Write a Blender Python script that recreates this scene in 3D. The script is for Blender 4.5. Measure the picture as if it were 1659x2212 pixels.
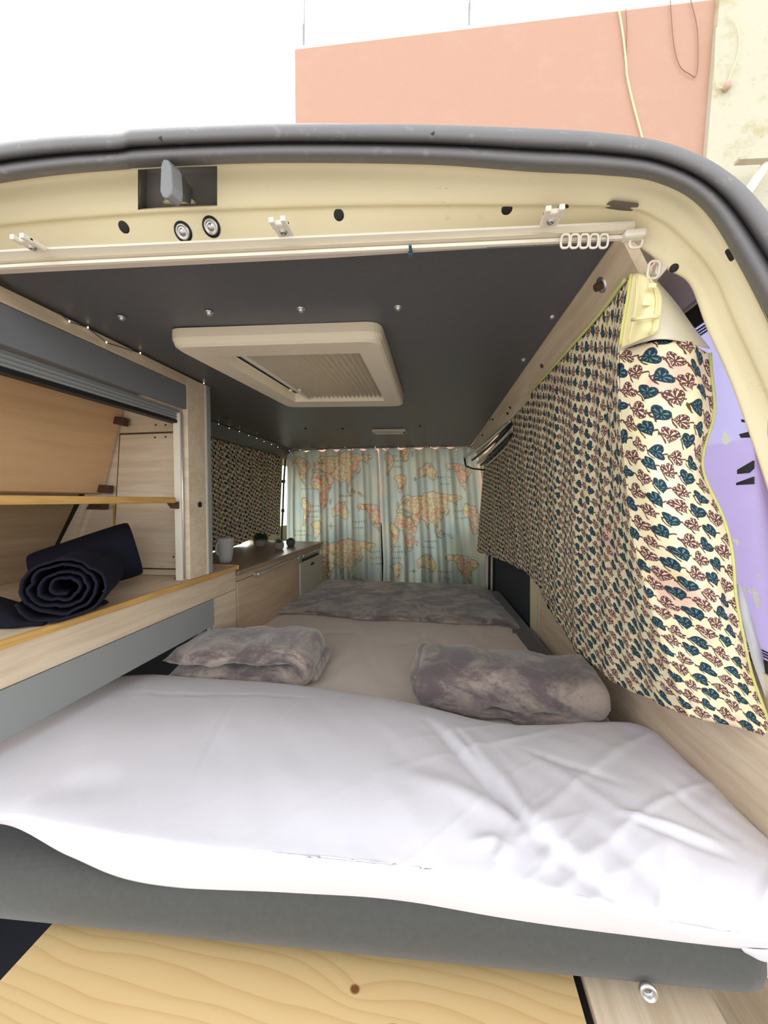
import bpy, math, random
import numpy as np
from mathutils import Vector, Matrix, noise

random.seed(7)
for o in list(bpy.data.objects): bpy.data.objects.remove(o)
S = bpy.context.scene
COL = S.collection
ZC = 1.6                        # height of the camera above the ground; all z below are relative to it

# ------------------------------------------------------------------ camera, sky, light
YAW, PIT = math.radians(8.9156), math.radians(1.839)
FW = np.array([-math.sin(YAW)*math.cos(PIT), math.cos(YAW)*math.cos(PIT), -math.sin(PIT)])
RT = np.array([math.cos(YAW), math.sin(YAW), 0.]); UP = np.cross(RT, FW)
FPX, CX, CY = 800., 829.5, 1106.
cd = bpy.data.cameras.new('camera'); cam = bpy.data.objects.new('camera', cd); COL.objects.link(cam)
cd.sensor_fit = 'VERTICAL'; cd.sensor_height = 36.; cd.lens = FPX/2212*36.; cd.clip_start = .01
M = Matrix(((RT[0], UP[0], -FW[0], 0), (RT[1], UP[1], -FW[1], 0), (RT[2], UP[2], -FW[2], ZC), (0, 0, 0, 1)))
cam.matrix_world = M
S.camera = cam

W = bpy.data.worlds.new('sky'); S.world = W; W.use_nodes = True
bg = W.node_tree.nodes['Background']
wn = W.node_tree                                  # hazy sky: the same all round, brighter towards the horizon
w_tc = wn.nodes.new('ShaderNodeTexCoord'); w_s = wn.nodes.new('ShaderNodeSeparateXYZ'); w_m = wn.nodes.new('ShaderNodeMapRange')
wn.links.new(w_tc.outputs['Generated'], w_s.inputs[0]); wn.links.new(w_s.outputs[2], w_m.inputs[0])
w_m.inputs[1].default_value = 0.; w_m.inputs[2].default_value = .85; w_m.inputs[3].default_value = 2.75; w_m.inputs[4].default_value = 1.5
wn.links.new(w_m.outputs[0], bg.inputs[1]); bg.inputs[0].default_value = (.95, .975, 1., 1)
sd = bpy.data.lights.new('sun', 'SUN'); sun = bpy.data.objects.new('sun', sd); COL.objects.link(sun)
sd.energy = 6.; sd.angle = math.radians(60); sd.color = (1, .95, .87)
sun.rotation_euler = Vector((.55, -.60, -.55)).to_track_quat('-Z', 'Y').to_euler()
vs = S.view_settings
vs.view_transform = 'Standard'; vs.look = 'None'; vs.gamma = 1; vs.use_curve_mapping = False; vs.exposure = 0.2

# ------------------------------------------------------------------ helpers
def ray(x, y): return FW + RT*(x-CX)/FPX - UP*(y-CY)/FPX
def hit(x, y, ax, v):
    d = ray(x, y); return d*(v/d[ax])
def AX(x, y, v): return hit(x, y, 0, v)      # point seen at (x, y) that lies on the plane X = v
def AY(x, y, v): return hit(x, y, 1, v)
def AZ(x, y, v): return hit(x, y, 2, v)
def AP(x, y, p0, n):
    d = ray(x, y); return d*(np.dot(p0, n)/np.dot(d, n))
def nz(p, s=1., o=0.): return noise.noise(Vector((p[0]*s+o, p[1]*s+o*.7, p[2]*s-o)))

def mesh(name, verts, faces, mat, parent=None, smooth=False, uv=None, bevel=0, seg=2, sub=0):
    me = bpy.data.meshes.new(name)
    v = np.asarray(verts, float).copy(); v[:, 2] += ZC
    me.from_pydata(v.tolist(), [], faces)
    if uv is not None:
        l = me.uv_layers.new(name='UVMap')
        idx = np.empty(len(me.loops), dtype=np.int32); me.loops.foreach_get('vertex_index', idx)
        l.data.foreach_set('uv', np.asarray(uv, dtype=np.float32)[idx].ravel())
    if mat: me.materials.append(mat)
    if smooth: me.shade_smooth()
    o = bpy.data.objects.new(name, me); COL.objects.link(o)
    if bevel:
        b = o.modifiers.new('bevel', 'BEVEL'); b.width = bevel; b.segments = seg; b.limit_method = 'ANGLE'; b.angle_limit = .6
    if sub:
        s = o.modifiers.new('sub', 'SUBSURF'); s.levels = sub; s.render_levels = sub
    if parent:
        o.parent = parent; o.matrix_parent_inverse = Matrix.Translation(-parent.location)
    return o
def tag(o, label, cat, group=None):
    o['label'] = label; o['category'] = cat
    if group: o['group'] = group
    return o
def lab(o, label): o['label'] = label; return o
def thing(name, label, cat, loc, group=None):
    o = bpy.data.objects.new(name, None); COL.objects.link(o)
    o.location = (loc[0], loc[1], loc[2]+ZC); o.empty_display_size = .05
    return tag(o, label, cat, group)
def struct(o): o['kind'] = 'structure'; return o
def boxg(a, b):
    x0, y0, z0 = a; x1, y1, z1 = b
    v = [(x0,y0,z0),(x1,y0,z0),(x1,y1,z0),(x0,y1,z0),(x0,y0,z1),(x1,y0,z1),(x1,y1,z1),(x0,y1,z1)]
    return v, [(0,3,2,1),(4,5,6,7),(0,1,5,4),(1,2,6,5),(2,3,7,6),(3,0,4,7)]
def box(name, a, b, mat, parent=None, bevel=.0015):
    v, f = boxg(a, b); return mesh(name, v, f, mat, parent, bevel=bevel)
def prism(name, poly, off, mat, parent=None, bevel=0):
    """closed polygon (3d points) pushed along the vector off"""
    n = len(poly); p = np.asarray(poly, float); q = p+np.asarray(off, float)
    f = [tuple(range(n-1, -1, -1)), tuple(range(n, 2*n))]+[(i, (i+1) % n, n+(i+1) % n, n+i) for i in range(n)]
    return mesh(name, np.vstack([p, q]), f, mat, parent, bevel=bevel)
def gridf(nu, nv, wrap=False):
    f = []
    for i in range(nu-1 if not wrap else nu):
        for j in range(nv-1):
            a = i*nv+j; b = ((i+1) % nu)*nv+j
            f.append((a, b, b+1, a+1))
    return f
def tubeg(path, r, n=8, caps=True):
    P = [np.asarray(p, float) for p in path]; V = []; F = []
    rr = r if hasattr(r, '__len__') else [r]*len(P)
    ref = None
    for i, p in enumerate(P):
        t = P[min(i+1, len(P)-1)]-P[max(i-1, 0)]; t = t/(np.linalg.norm(t)+1e-12)
        if ref is None:
            ref = np.cross(t, (0, 0, 1.)) if abs(t[2]) < .9 else np.cross(t, (1., 0, 0))
        u = ref-t*np.dot(ref, t); u /= np.linalg.norm(u)+1e-12; w = np.cross(t, u); ref = u
        for k in range(n):
            a = 2*math.pi*k/n; V.append(p+rr[i]*(u*math.cos(a)+w*math.sin(a)))
    for i in range(len(P)-1):
        for k in range(n):
            a = i*n+k; b = i*n+(k+1) % n
            F.append((a, b, b+n, a+n))
    if caps:
        F.append(tuple(range(n-1, -1, -1))); F.append(tuple((len(P)-1)*n+k for k in range(n)))
    return V, F
def tube(name, path, r, mat, parent=None, n=8):
    V, F = tubeg(path, r, n); return mesh(name, V, F, mat, parent, smooth=True)
def lathe(name, prof, c, mat, parent=None, n=28, axis=(0, 0, 1.)):
    """prof: (radius, height) pairs along axis from the point c"""
    a = Vector(axis).normalized(); u = a.orthogonal().normalized(); w = a.cross(u)
    a, u, w = (np.array(q) for q in (a, u, w)); c = np.asarray(c, float); V = []
    for k in range(n):
        t = 2*math.pi*k/n
        for r, h in prof: V.append(c+a*h+r*(u*math.cos(t)+w*math.sin(t)))
    m = len(prof); F = gridf(n, m, True)
    if prof[0][0] > 1e-6: F.append(tuple(k*m for k in range(n)))
    if prof[-1][0] > 1e-6: F.append(tuple(k*m+m-1 for k in range(n-1, -1, -1)))
    return mesh(name, V, F, mat, parent, smooth=True)
def join(parts):
    V = []; F = []
    for v, f in parts:
        o = len(V); V += [tuple(p) for p in v]; F += [tuple(i+o for i in q) for q in f]
    return V, F
def cr(P, t):
    """Catmull-Rom through the rows of P at the parameters t in 0..1"""
    P = np.asarray(P, float); n = len(P); s = np.asarray(t)*(n-1); i = np.clip(s.astype(int), 0, n-2); f = (s-i)
    f = f.reshape((-1,)+(1,)*(P.ndim-1))
    g = lambda k: P[np.clip(k, 0, n-1)]
    p0 = np.where((i == 0).reshape(f.shape), 2*g(i)-g(i+1), g(i-1)); p1 = g(i); p2 = g(i+1)
    p3 = np.where((i == n-2).reshape(f.shape), 2*g(i+1)-g(i), g(i+2))
    return .5*((2*p1)+(p2-p0)*f+(2*p0-5*p1+4*p2-p3)*f*f+(3*p1-p0-3*p2+p3)*f**3)
def surf(ctrl, nu, nv):
    """ctrl[u][v] -> nu x nv grid of points"""
    C = np.asarray(ctrl, float)
    A = cr(C, np.linspace(0, 1, nu)); B = cr(np.swapaxes(A, 0, 1), np.linspace(0, 1, nv))
    return np.swapaxes(B, 0, 1)
def normals(G):
    du = np.gradient(G, axis=0); dv = np.gradient(G, axis=1)
    n = np.cross(du, dv); return n/(np.linalg.norm(n, axis=2, keepdims=True)+1e-12)
def thicken(G, t):
    """closed sheet of thickness t grown along +normal from the grid G"""
    nu, nv = G.shape[:2]; N = normals(G); H = G+N*t
    V = np.vstack([G.reshape(-1, 3), H.reshape(-1, 3)]); k = nu*nv
    f = gridf(nu, nv); F = [q[::-1] for q in f]+[tuple(i+k for i in q) for q in f]
    for i in range(nu-1):
        F.append((i*nv, (i+1)*nv, (i+1)*nv+k, i*nv+k)); a = i*nv+nv-1; F.append((a+nv, a, a+k, a+nv+k))
    for j in range(nv-1):
        F.append((j+1, j, j+k, j+1+k)); a = (nu-1)*nv+j; F.append((a, a+1, a+1+k, a+k))
    return V, F

# ------------------------------------------------------------------ materials
def lin(c):
    return tuple(((v/255+.055)/1.055)**2.4 if v/255 > .04045 else v/255/12.92 for v in c)+(1,)
class E:
    """small wrapper to write node maths as expressions"""
    nt = None
    def __init__(s, k): s.k = k
    @staticmethod
    def m(op, *a):
        n = E.nt.nodes.new('ShaderNodeMath'); n.operation = op
        for i, v in enumerate(a):
            if isinstance(v, E): E.nt.links.new(v.k, n.inputs[i])
            else: n.inputs[i].default_value = v
        return E(n.outputs[0])
    def __add__(s, o): return E.m('ADD', s, o)
    __radd__ = __add__
    def __sub__(s, o): return E.m('SUBTRACT', s, o)
    def __rsub__(s, o): return E.m('SUBTRACT', o, s)
    def __mul__(s, o): return E.m('MULTIPLY', s, o)
    __rmul__ = __mul__
    def __truediv__(s, o): return E.m('DIVIDE', s, o)
    def lt(s, o): return E.m('LESS_THAN', s, o)
    def gt(s, o): return E.m('GREATER_THAN', s, o)
def floor_(a): return E.m('FLOOR', a)
def fract(a): return E.m('FRACT', a)
def abs_(a): return E.m('ABSOLUTE', a)
def sin_(a): return E.m('SINE', a)
def cos_(a): return E.m('COSINE', a)
def sqrt_(a): return E.m('SQRT', a)
def sst(a, lo, hi):
    n = E.nt.nodes.new('ShaderNodeMapRange'); n.interpolation_type = 'SMOOTHSTEP'
    E.nt.links.new(a.k, n.inputs[0]); n.inputs[1].default_value = lo; n.inputs[2].default_value = hi
    return E(n.outputs[0])
def mixc(f, a, b):
    n = E.nt.nodes.new('ShaderNodeMix'); n.data_type = 'RGBA'
    for i, v in ((0, f), (6, a), (7, b)):
        if isinstance(v, E): E.nt.links.new(v.k, n.inputs[i])
        elif i == 0: n.inputs[0].default_value = v
        else: n.inputs[i].default_value = v
    return E(n.outputs[2])
def coord(kind='Object', scale=(1, 1, 1), rot=(0, 0, 0)):
    t = E.nt.nodes.new('ShaderNodeTexCoord'); m = E.nt.nodes.new('ShaderNodeMapping')
    E.nt.links.new(t.outputs[kind], m.inputs[0]); m.inputs['Scale'].default_value = scale; m.inputs['Rotation'].default_value = rot
    return E(m.outputs[0])
def xyz(v):
    n = E.nt.nodes.new('ShaderNodeSeparateXYZ'); E.nt.links.new(v.k, n.inputs[0]); return [E(q) for q in n.outputs]
def vec(*a):
    n = E.nt.nodes.new('ShaderNodeCombineXYZ')
    for i, v in enumerate(a):
        if isinstance(v, E): E.nt.links.new(v.k, n.inputs[i])
        else: n.inputs[i].default_value = v
    return E(n.outputs[0])
def noi(v, scale, detail=3, rough=.5, dist=0.):
    n = E.nt.nodes.new('ShaderNodeTexNoise'); E.nt.links.new(v.k, n.inputs['Vector'])
    n.inputs['Scale'].default_value = scale; n.inputs['Detail'].default_value = detail
    n.inputs['Roughness'].default_value = rough; n.inputs['Distortion'].default_value = dist
    return E(n.outputs[0])
def white(v):
    n = E.nt.nodes.new('ShaderNodeTexWhiteNoise'); E.nt.links.new(v.k, n.inputs['Vector']); return E(n.outputs['Value'])
def mat(name, build=None, color=(200, 200, 200), rough=.6, metal=0., spec=.4, sheen=0., emit=None, bump=None):
    m = bpy.data.materials.new(name); m.use_nodes = True; nt = m.node_tree; E.nt = nt
    b = nt.nodes['Principled BSDF']
    b.inputs['Base Color'].default_value = lin(color); b.inputs['Roughness'].default_value = rough
    b.inputs['Metallic'].default_value = metal; b.inputs['Specular IOR Level'].default_value = spec
    b.inputs['Sheen Weight'].default_value = sheen
    if emit: b.inputs['Emission Color'].default_value = lin(emit[0]); b.inputs['Emission Strength'].default_value = emit[1]
    h = None
    if build:
        r = build()
        c, h = r if isinstance(r, tuple) else (r, None)
        if c: nt.links.new(c.k, b.inputs['Base Color'])
    if h is not None and bump:
        n = nt.nodes.new('ShaderNodeBump'); n.inputs['Strength'].default_value = bump[0]; n.inputs['Distance'].default_value = bump[1]
        nt.links.new(h.k, n.inputs['Height']); nt.links.new(n.outputs[0], b.inputs['Normal'])
    return m
def translucent(m, f, color=None):
    nt = m.node_tree; b = nt.nodes['Principled BSDF']; out = nt.nodes['Material Output']
    t = nt.nodes.new('ShaderNodeBsdfTranslucent'); mx = nt.nodes.new('ShaderNodeMixShader'); mx.inputs[0].default_value = f
    l = b.inputs['Base Color'].links
    if color: t.inputs[0].default_value = lin(color)
    elif l: nt.links.new(l[0].from_socket, t.inputs[0])
    else: t.inputs[0].default_value = b.inputs['Base Color'].default_value
    nt.links.new(b.outputs[0], mx.inputs[1]); nt.links.new(t.outputs[0], mx.inputs[2]); nt.links.new(mx.outputs[0], out.inputs[0])
    return m
def wood(c1, c2, sc, along=1, blotch=.35):
    def f():
        s = [sc]*3; s[along] = sc*.06
        g = noi(coord('Object', tuple(s)), 1., 6, .65, .6)
        s2 = [sc*.22]*3; s2[along] = sc*.05
        w = noi(coord('Object', tuple(s2)), 1., 3, .5, .3)
        k = sst(g*(1-blotch)+w*blotch, .32, .68)
        return mixc(k, lin(c1), lin(c2)), g
    return f
BIRCH = mat('grey_birch_laminate', wood((202, 180, 150), (226, 208, 182), 60, 1), rough=.5, bump=(.1, .001))
BIRCHZ = mat('grey_birch_upright', wood((204, 183, 155), (226, 210, 186), 60, 0), rough=.5, bump=(.1, .001))
PLY = mat('warm_plywood', wood((206, 166, 120), (226, 190, 146), 34, 1, .5), rough=.6, bump=(.05, .001))
PLYEDGE = mat('pine_edge', wood((186, 140, 76), (214, 172, 104), 120, 1), rough=.5)
COUNTER = mat('brown_counter_laminate', wood((136, 112, 94), (164, 140, 120), 50, 1), rough=.32, spec=.6)
def pine():
    x, y, z = xyz(coord('Object'))
    d = noi(vec(x*2.2, y*7., z), 1.0, 2, .5)
    kx = x+.105; ky = y-.434; k2x = x+.052; k2y = y-.405
    knot = sqrt_(kx*kx*.35+ky*ky)
    ph = y*64.+d*6.5+x*2.5+1.6*E.m('EXPONENT', knot*-42.)
    r = E.m('POWER', fract(ph), 4.)
    k2 = 1-sst(sqrt_(k2x*k2x*.5+k2y*k2y*1.4), .005, .009)
    fine = noi(vec(x*6., y*260., z), 1., 3, .6)
    c = mixc(r*.55, lin((214, 184, 132)), lin((186, 142, 86)))
    c = mixc(fine*.25, c, lin((220, 190, 136)))
    c = mixc(1-sst(sqrt_(kx*kx+ky*ky*1.6), .004, .008), c, lin((120, 76, 42)))
    c = mixc(k2, c, lin((120, 76, 42)))
    return c, fine
PINE = mat('knotty_pine', pine, rough=.45, bump=(.05, .0006))
GREYLAM = mat('grey_laminate', color=(146, 149, 147), rough=.45)
FASCIA = mat('slate_grey_laminate', color=(118, 120, 124), rough=.5)
ALU = mat('aluminium', color=(205, 205, 202), rough=.35, metal=.7)
WHITEPL = mat('white_plastic', color=(226, 217, 200), rough=.4)
VENTPL = mat('cream_vent_plastic', color=(226, 212, 190), rough=.4)
def paint():
    o = coord('Object')
    n = noi(o, 9., 4, .6); s = noi(coord('Object', (60, 60, 400)), 1., 3, .7); s2 = noi(o, 45., 3, .7)
    scr = sst(s, .69, .73)*sst(n, .52, .6)*.8
    dirt = sst(s2, .62, .75)*sst(n, .5, .62)*.4
    c = mixc(dirt, lin((226, 214, 178)), lin((176, 158, 122)))
    return mixc(scr, c, lin((120, 104, 80))), n
CREAM = mat('cream_van_paint', paint, rough=.32, spec=.5, bump=(.04, .002))
def rub():
    n = noi(coord('Object'), 60., 4, .7); return mixc(sst(n, .55, .75)*.5, lin((108, 106, 107)), lin((150, 148, 147))), n
RUBBER = mat('grey_rubber', rub, rough=.55, bump=(.15, .001))
BLACKPL = mat('black_plastic', color=(26, 26, 30), rough=.5)
DARKHOLE = mat('cavity_shade', color=(62, 58, 54), rough=.8)
GUNMETAL = mat('grey_cast_metal', color=(122, 122, 122), rough=.5, metal=.4)
STEEL = mat('bright_steel', color=(200, 200, 198), rough=.3, metal=.9)
RUSTBOLT = mat('brown_bolt', color=(92, 68, 54), rough=.6, metal=.3)
BROWNPL = mat('brown_bracket_plastic', color=(82, 56, 46), rough=.5)
def leather():
    n = noi(coord('Object'), 220., 2, .5); return mixc(n, lin((80, 80, 84)), lin((94, 94, 96))), n
CEIL = mat('charcoal_leatherette', leather, rough=.42, spec=.5, bump=(.12, .0008))
DARKCARD = mat('dark_door_card', color=(52, 56, 64), rough=.7)
def weave():
    x, y, z = xyz(coord('Object'))
    w = sin_((x+z)*2600.)*sin_((x-z)*2600.+y*1500.)*.5+.5
    n = noi(coord('Object'), 120., 3, .6)
    return mixc(w*.2+n*.5, lin((60, 61, 59)), lin((86, 87, 83))), w
CUSH = mat('grey_twill_upholstery', weave, rough=.9, sheen=.2, bump=(.15, .0006))
def cotton(c):
    def f():
        n = noi(coord('Object'), 26., 5, .65, .4); return mixc(n*.25, lin(c), lin([v*.94 for v in c])), n
    return f
WHITECOT = mat('white_cotton', cotton((229, 226, 233)), rough=.85, sheen=.1, bump=(.12, .004))
GREYCOT = mat('taupe_grey_cotton', cotton((222, 209, 198)), rough=.85, sheen=.1, bump=(.12, .004))
def plush(seed, a=(104, 92, 92), b=(172, 158, 146)):
    def f():
        o = coord('Object', (1, 1, 1.6), (seed, seed*.7, seed*1.3))
        n = noi(o, 8., 4, .62, 1.0); m = noi(o, 70., 3, .7, .5)
        k = sst(n*.8+m*.2, .40, .62)
        return mixc(k, lin(a), lin(b)), m
    return f
PLUSH = mat('grey_plush_fleece', plush(.3), rough=.9, sheen=.6, bump=(.5, .004))
PLUSHR = mat('shaded_plush_fleece', plush(2.7, (92, 80, 82), (150, 136, 126)), rough=.9, sheen=.4, bump=(.5, .004))  # darker copy of the fleece: the right blanket's shade put into the colour
PLUSHD = mat('grey_plush_throw', plush(1.9), rough=.9, sheen=.4, bump=(.5, .004))
def blk():
    n = noi(coord('Object'), 420., 2, .6); return mixc(n, lin((18, 18, 28)), lin((30, 31, 44))), n
BLACKCLOTH = mat('black_navy_cloth', blk, rough=.95, spec=.15, sheen=.0, bump=(.3, .001))
LINING = mat('cream_lining', cotton((214, 206, 184)), rough=.9)
TAPE = mat('cream_header_tape', cotton((240, 228, 176)), rough=.8)
PIPING = mat('yellow_piping', color=(206, 206, 130), rough=.8)
WHITELIN = mat('pale_lining', cotton((205, 205, 205)), rough=.9)

def hearts():
    u, v, _ = xyz(coord('UV'))
    cw, ch = .0250, .0225
    wob = noi(vec(u, v, 0.), 30., 2)
    a = u/cw+(wob-.5)*.5; b = (v+u*.30)/ch+(wob-.5)*.4
    row = floor_(b); a = a+row*.5
    col = floor_(a)
    r1 = white(vec(col, row, 0.)); r2 = white(vec(col, row, 5.))
    x0 = (fract(a)-.5)*1.06+(r2-.5)*.14; y0 = fract(b)-.5+(r1-.5)*.16
    th = (r1-.5)*2.6+.4
    c, s = cos_(th), sin_(th)
    sc = 1.98+r2*.3
    x = (x0*c-y0*s)*sc; y = (x0*s+y0*c)*sc+.12
    hy = y*1.22-sqrt_(abs_(x)+.0001)*.72+.15
    d = sqrt_(x*x*1.05+hy*hy)
    inside = 1-sst(d, .90, .98)
    ang = E.m('ARCTAN2', y, x); rr = sqrt_(x*x+y*y)
    ray_ = sst(abs_(cos_(ang*3.5)), .80, .92)*sst(rr, .16, .24)*(1-sst(d, .60, .70))
    dots = sst(cos_(ang*15.), .3, .8)*sst(d, .70, .76)*(1-sst(d, .82, .88))
    parity = E.m('MODULO', abs_(col+floor_(row*.5)), 2.)
    teal = parity.lt(.5)
    ground = mixc(sst(noi(vec(u, v, 1.), 14., 3), .56, .68)*.7, lin((238, 226, 190)), lin((222, 178, 166)))
    ground = mixc(sst(noi(vec(u, v, 3.), 25., 3), .55, .7)*.5, ground, lin((240, 222, 150)))
    # winding brown stalks between the leaves
    l1 = abs_(y0+sin_(x0*9.)*.07+(noi(vec(u, v, 2.), 90., 2)-.5)*.22)
    l2 = abs_(x0*.75+y0*.6+.40+(noi(vec(u, v, 4.), 90., 2)-.5)*.3)
    st = E.m('MAXIMUM', 1-sst(l1, .035, .07), 1-sst(l2, .03, .06))
    ground = mixc(st, ground, lin((98, 62, 52)))
    petal = E.m('MAXIMUM', ray_, dots)
    brown = mixc(petal, lin((96, 60, 56)), lin((236, 212, 190)))
    blue = mixc(ray_*.85, mixc(dots*.4, lin((28, 48, 60)), lin((84, 124, 134))), lin((92, 140, 148)))
    leaf = mixc(teal, brown, blue)
    return mixc(inside, ground, leaf), noi(vec(u, v, 0.), 900., 2)
HEARTS = mat('leaf_print_cotton', hearts, rough=.85, bump=(.1, .0006))
def mapcol():
    n = E.nt.nodes.new('ShaderNodeVertexColor'); n.layer_name = 'print'; return E(n.outputs[0])
MAPCOT = translucent(mat('map_print_cotton', mapcol, rough=.9), .62)
def film():
    x, y, z = xyz(coord('Object'))
    n = noi(coord('Object', (30, 30, 90)), 1., 4, .7)
    top = sst(z, ZC+.075, ZC+.08)
    c = mixc(top, lin((206, 186, 240)), lin((212, 202, 254)))
    pn = sst(y, .66, .664)*(1-sst(y, .715, .719))*sst(z, ZC-.015, ZC-.012)*(1-sst(z, ZC+.066, ZC+.069))
    return mixc(pn, c, lin((178, 156, 184))), n
FILM = translucent(mat('lilac_window_film', film, rough=.35, bump=(.35, .003)), .72)
GLASS = bpy.data.materials.new('window_glass'); GLASS.use_nodes = True
gn = GLASS.node_tree; gn.nodes.remove(gn.nodes['Principled BSDF'])
g1 = gn.nodes.new('ShaderNodeBsdfTransparent'); g1.inputs[0].default_value = (.9, .93, .92, 1)
g2 = gn.nodes.new('ShaderNodeBsdfGlossy'); g2.inputs['Roughness'].default_value = .02
g3 = gn.nodes.new('ShaderNodeMixShader'); g3.inputs[0].default_value = .06
gn.links.new(g1.outputs[0], g3.inputs[1]); gn.links.new(g2.outputs[0], g3.inputs[2]); gn.links.new(g3.outputs[0], gn.nodes['Material Output'].inputs[0])
FRIT = mat('black_window_border', color=(16, 16, 20), rough=.4)
def stucco(c, c2, amt):
    def f():
        o = coord('Object'); n = noi(o, 1.6, 5, .65); g = noi(o, 30., 4, .7)
        return mixc(sst(n, .5, .72)*amt, lin(c), lin(c2)), g
    return f
ORANGE = mat('salmon_render', stucco((184, 146, 127), (188, 153, 131), .6), rough=.9, bump=(.3, .02))
def oldwhite():
    o = coord('Object'); n = noi(o, 2.2, 6, .7); g = noi(o, 7., 5, .75)
    c = mixc(sst(n, .5, .66)*.8, lin((192, 187, 167)), lin((176, 165, 126)))
    return mixc(sst(g, .62, .7)*.6, c, lin((172, 160, 124))), g
OLDWHITE = mat('peeling_white_render', oldwhite, rough=.9, bump=(.4, .03))
ASPH = mat('pale_concrete', stucco((176, 172, 166), (150, 146, 140), .6), rough=.9, bump=(.3, .01))
PLEAT = translucent(mat('pleated_blind_fabric', cotton((236, 228, 212)), rough=.9), .35)
CERAM = mat('grey_white_ceramic', color=(196, 194, 190), rough=.25)
POT = mat('concrete_pot', stucco((150, 140, 132), (126, 118, 112), .7), rough=.85, bump=(.2, .002))
POTD = mat('dark_grey_pot', color=(92, 90, 92), rough=.8)
LEAF = mat('dark_green_leaf', color=(38, 74, 44), rough=.6)
LEAF2 = mat('grey_green_leaf', color=(74, 88, 62), rough=.6)
SOIL = mat('soil', color=(52, 42, 34), rough=1)
LED = mat('warm_led', color=(255, 240, 210), emit=((255, 236, 205), 4.))
WIRE = mat('thin_copper_wire', color=(96, 90, 84), rough=.5, metal=.5)
FRIDGE = mat('cream_fridge_enamel', color=(196, 190, 172), rough=.35)
SEATCL = mat('dark_seat_cloth', color=(52, 52, 56), rough=.9)
BLUETIE = mat('blue_cable_tie', color=(66, 92, 120), rough=.5)
CABLEW = mat('cream_cable', color=(238, 222, 170), rough=.7)
CABLED = mat('dark_cable', color=(150, 112, 92), rough=.8)
MAST = mat('galvanised_mast', color=(150, 150, 152), rough=.5, metal=.4)

# ================================================================== SETTING
def sk(x): return .075*x                         # the van stands slightly askew to the camera's axes
struct(mesh('ground', [(-60, -60, -ZC), (60, -60, -ZC), (60, 60, -ZC), (-60, 60, -ZC)], [(0, 1, 2, 3)], ASPH))
struct(box('floor', (-1.36, .44, -1.08), (.56, 3.7, -1.02), DARKCARD, bevel=0))
# ceiling panel, with the roof hatch cut out
HATCH = [np.array((-.548, .675, .343)), np.array((-.118, .712, .343)), np.array((-.125, 1.235, .343)), np.array((-.512, 1.19, .343))]
HC = sum(HATCH)/4
def hq(k, z): return [np.append(HC[:2]+(p[:2]-HC[:2])*k, z) for p in HATCH]
ce = [np.array(p) for p in ((-1.0, .455, .352), (.222, .545, .342), (.178, 2.46, .346), (-1.0, 2.46, .346))]
hh = hq(.74, .3445)
V = ce+hh; V = V+[p+np.array((0, 0, .014)) for p in V]; F = []
for k in range(4):
    a, b = k, (k+1) % 4
    F += [(b, a, a+4, b+4), (a+8, b+8, b+12, a+12), (a, b, b+8, a+8), (b+4, a+4, a+12, b+12)]
ceil = struct(mesh('ceiling', V, F, CEIL))
ce2 = [(-1.0, .9, .345), (-1.0, 2.46, .345), (-1.075, 2.46, .285), (-1.075, .9, .285)]
prism('side_strip', ce2, (-.012, 0, .012), CEIL, ceil)
def bolt(p, n, m, r=.0075, par=None):
    n = np.asarray(n, float); p = np.asarray(p, float)
    lathe('bolt', [(r, .0), (r, .0012), (r*.62, .0014), (r*.62, .005), (r*.5, .006), (r*.3, .0062), (.0001, .0045)], p, m, par, n=8, axis=n)
for px, py in ((263, 685), (452, 674), (650, 667), (860, 663), (1193, 681), (1131, 775)):
    bolt(AZ(px, py, .344), (0, 0, -1), STEEL, par=ceil)
for px, py in ((490, 902), (660, 925), (740, 925), (907, 920), (1040, 940), (1060, 905)):
    bolt(AZ(px, py, .345), (0, 0, -1), BLACKPL, .006, par=ceil)
# roof skin with the same opening
def zroof(x, y):
    u = (x+.40)/.70; return .395-.06*u*u*abs(u)+.03*min(1, (y-.45)/.5)
h0, h1, h2, h3 = -.46, -.20, .76, 1.14
xs_ = sorted([-1.12, -1.0, -.8, -.62, h0, h1, -.05, .1, .2, .3]); ys_ = [.0, .2, .31, .69, 1.0, 1.6, 2.3, 2.6]
gid = {}; V = []; F = []
ys_ = [.485, .6, h2, h3, 1.6, 2.3, 2.75]
for i, x in enumerate(xs_):
    for j, y in enumerate(ys_): gid[i, j] = len(V); V.append((x, y+(sk(x) if y < .7 else 0), zroof(x, y)))
for i in range(len(xs_)-1):
    for j in range(len(ys_)-1):
        if xs_[i] == h0 and ys_[j] == h2: continue
        F.append((gid[i, j], gid[i+1, j], gid[i+1, j+1], gid[i, j+1]))
rfo = struct(mesh('trim_1', V, F, CREAM, smooth=True)); q_ = rfo.modifiers.new('sol', 'SOLIDIFY'); q_.thickness = .004; q_.offset = 1
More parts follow.
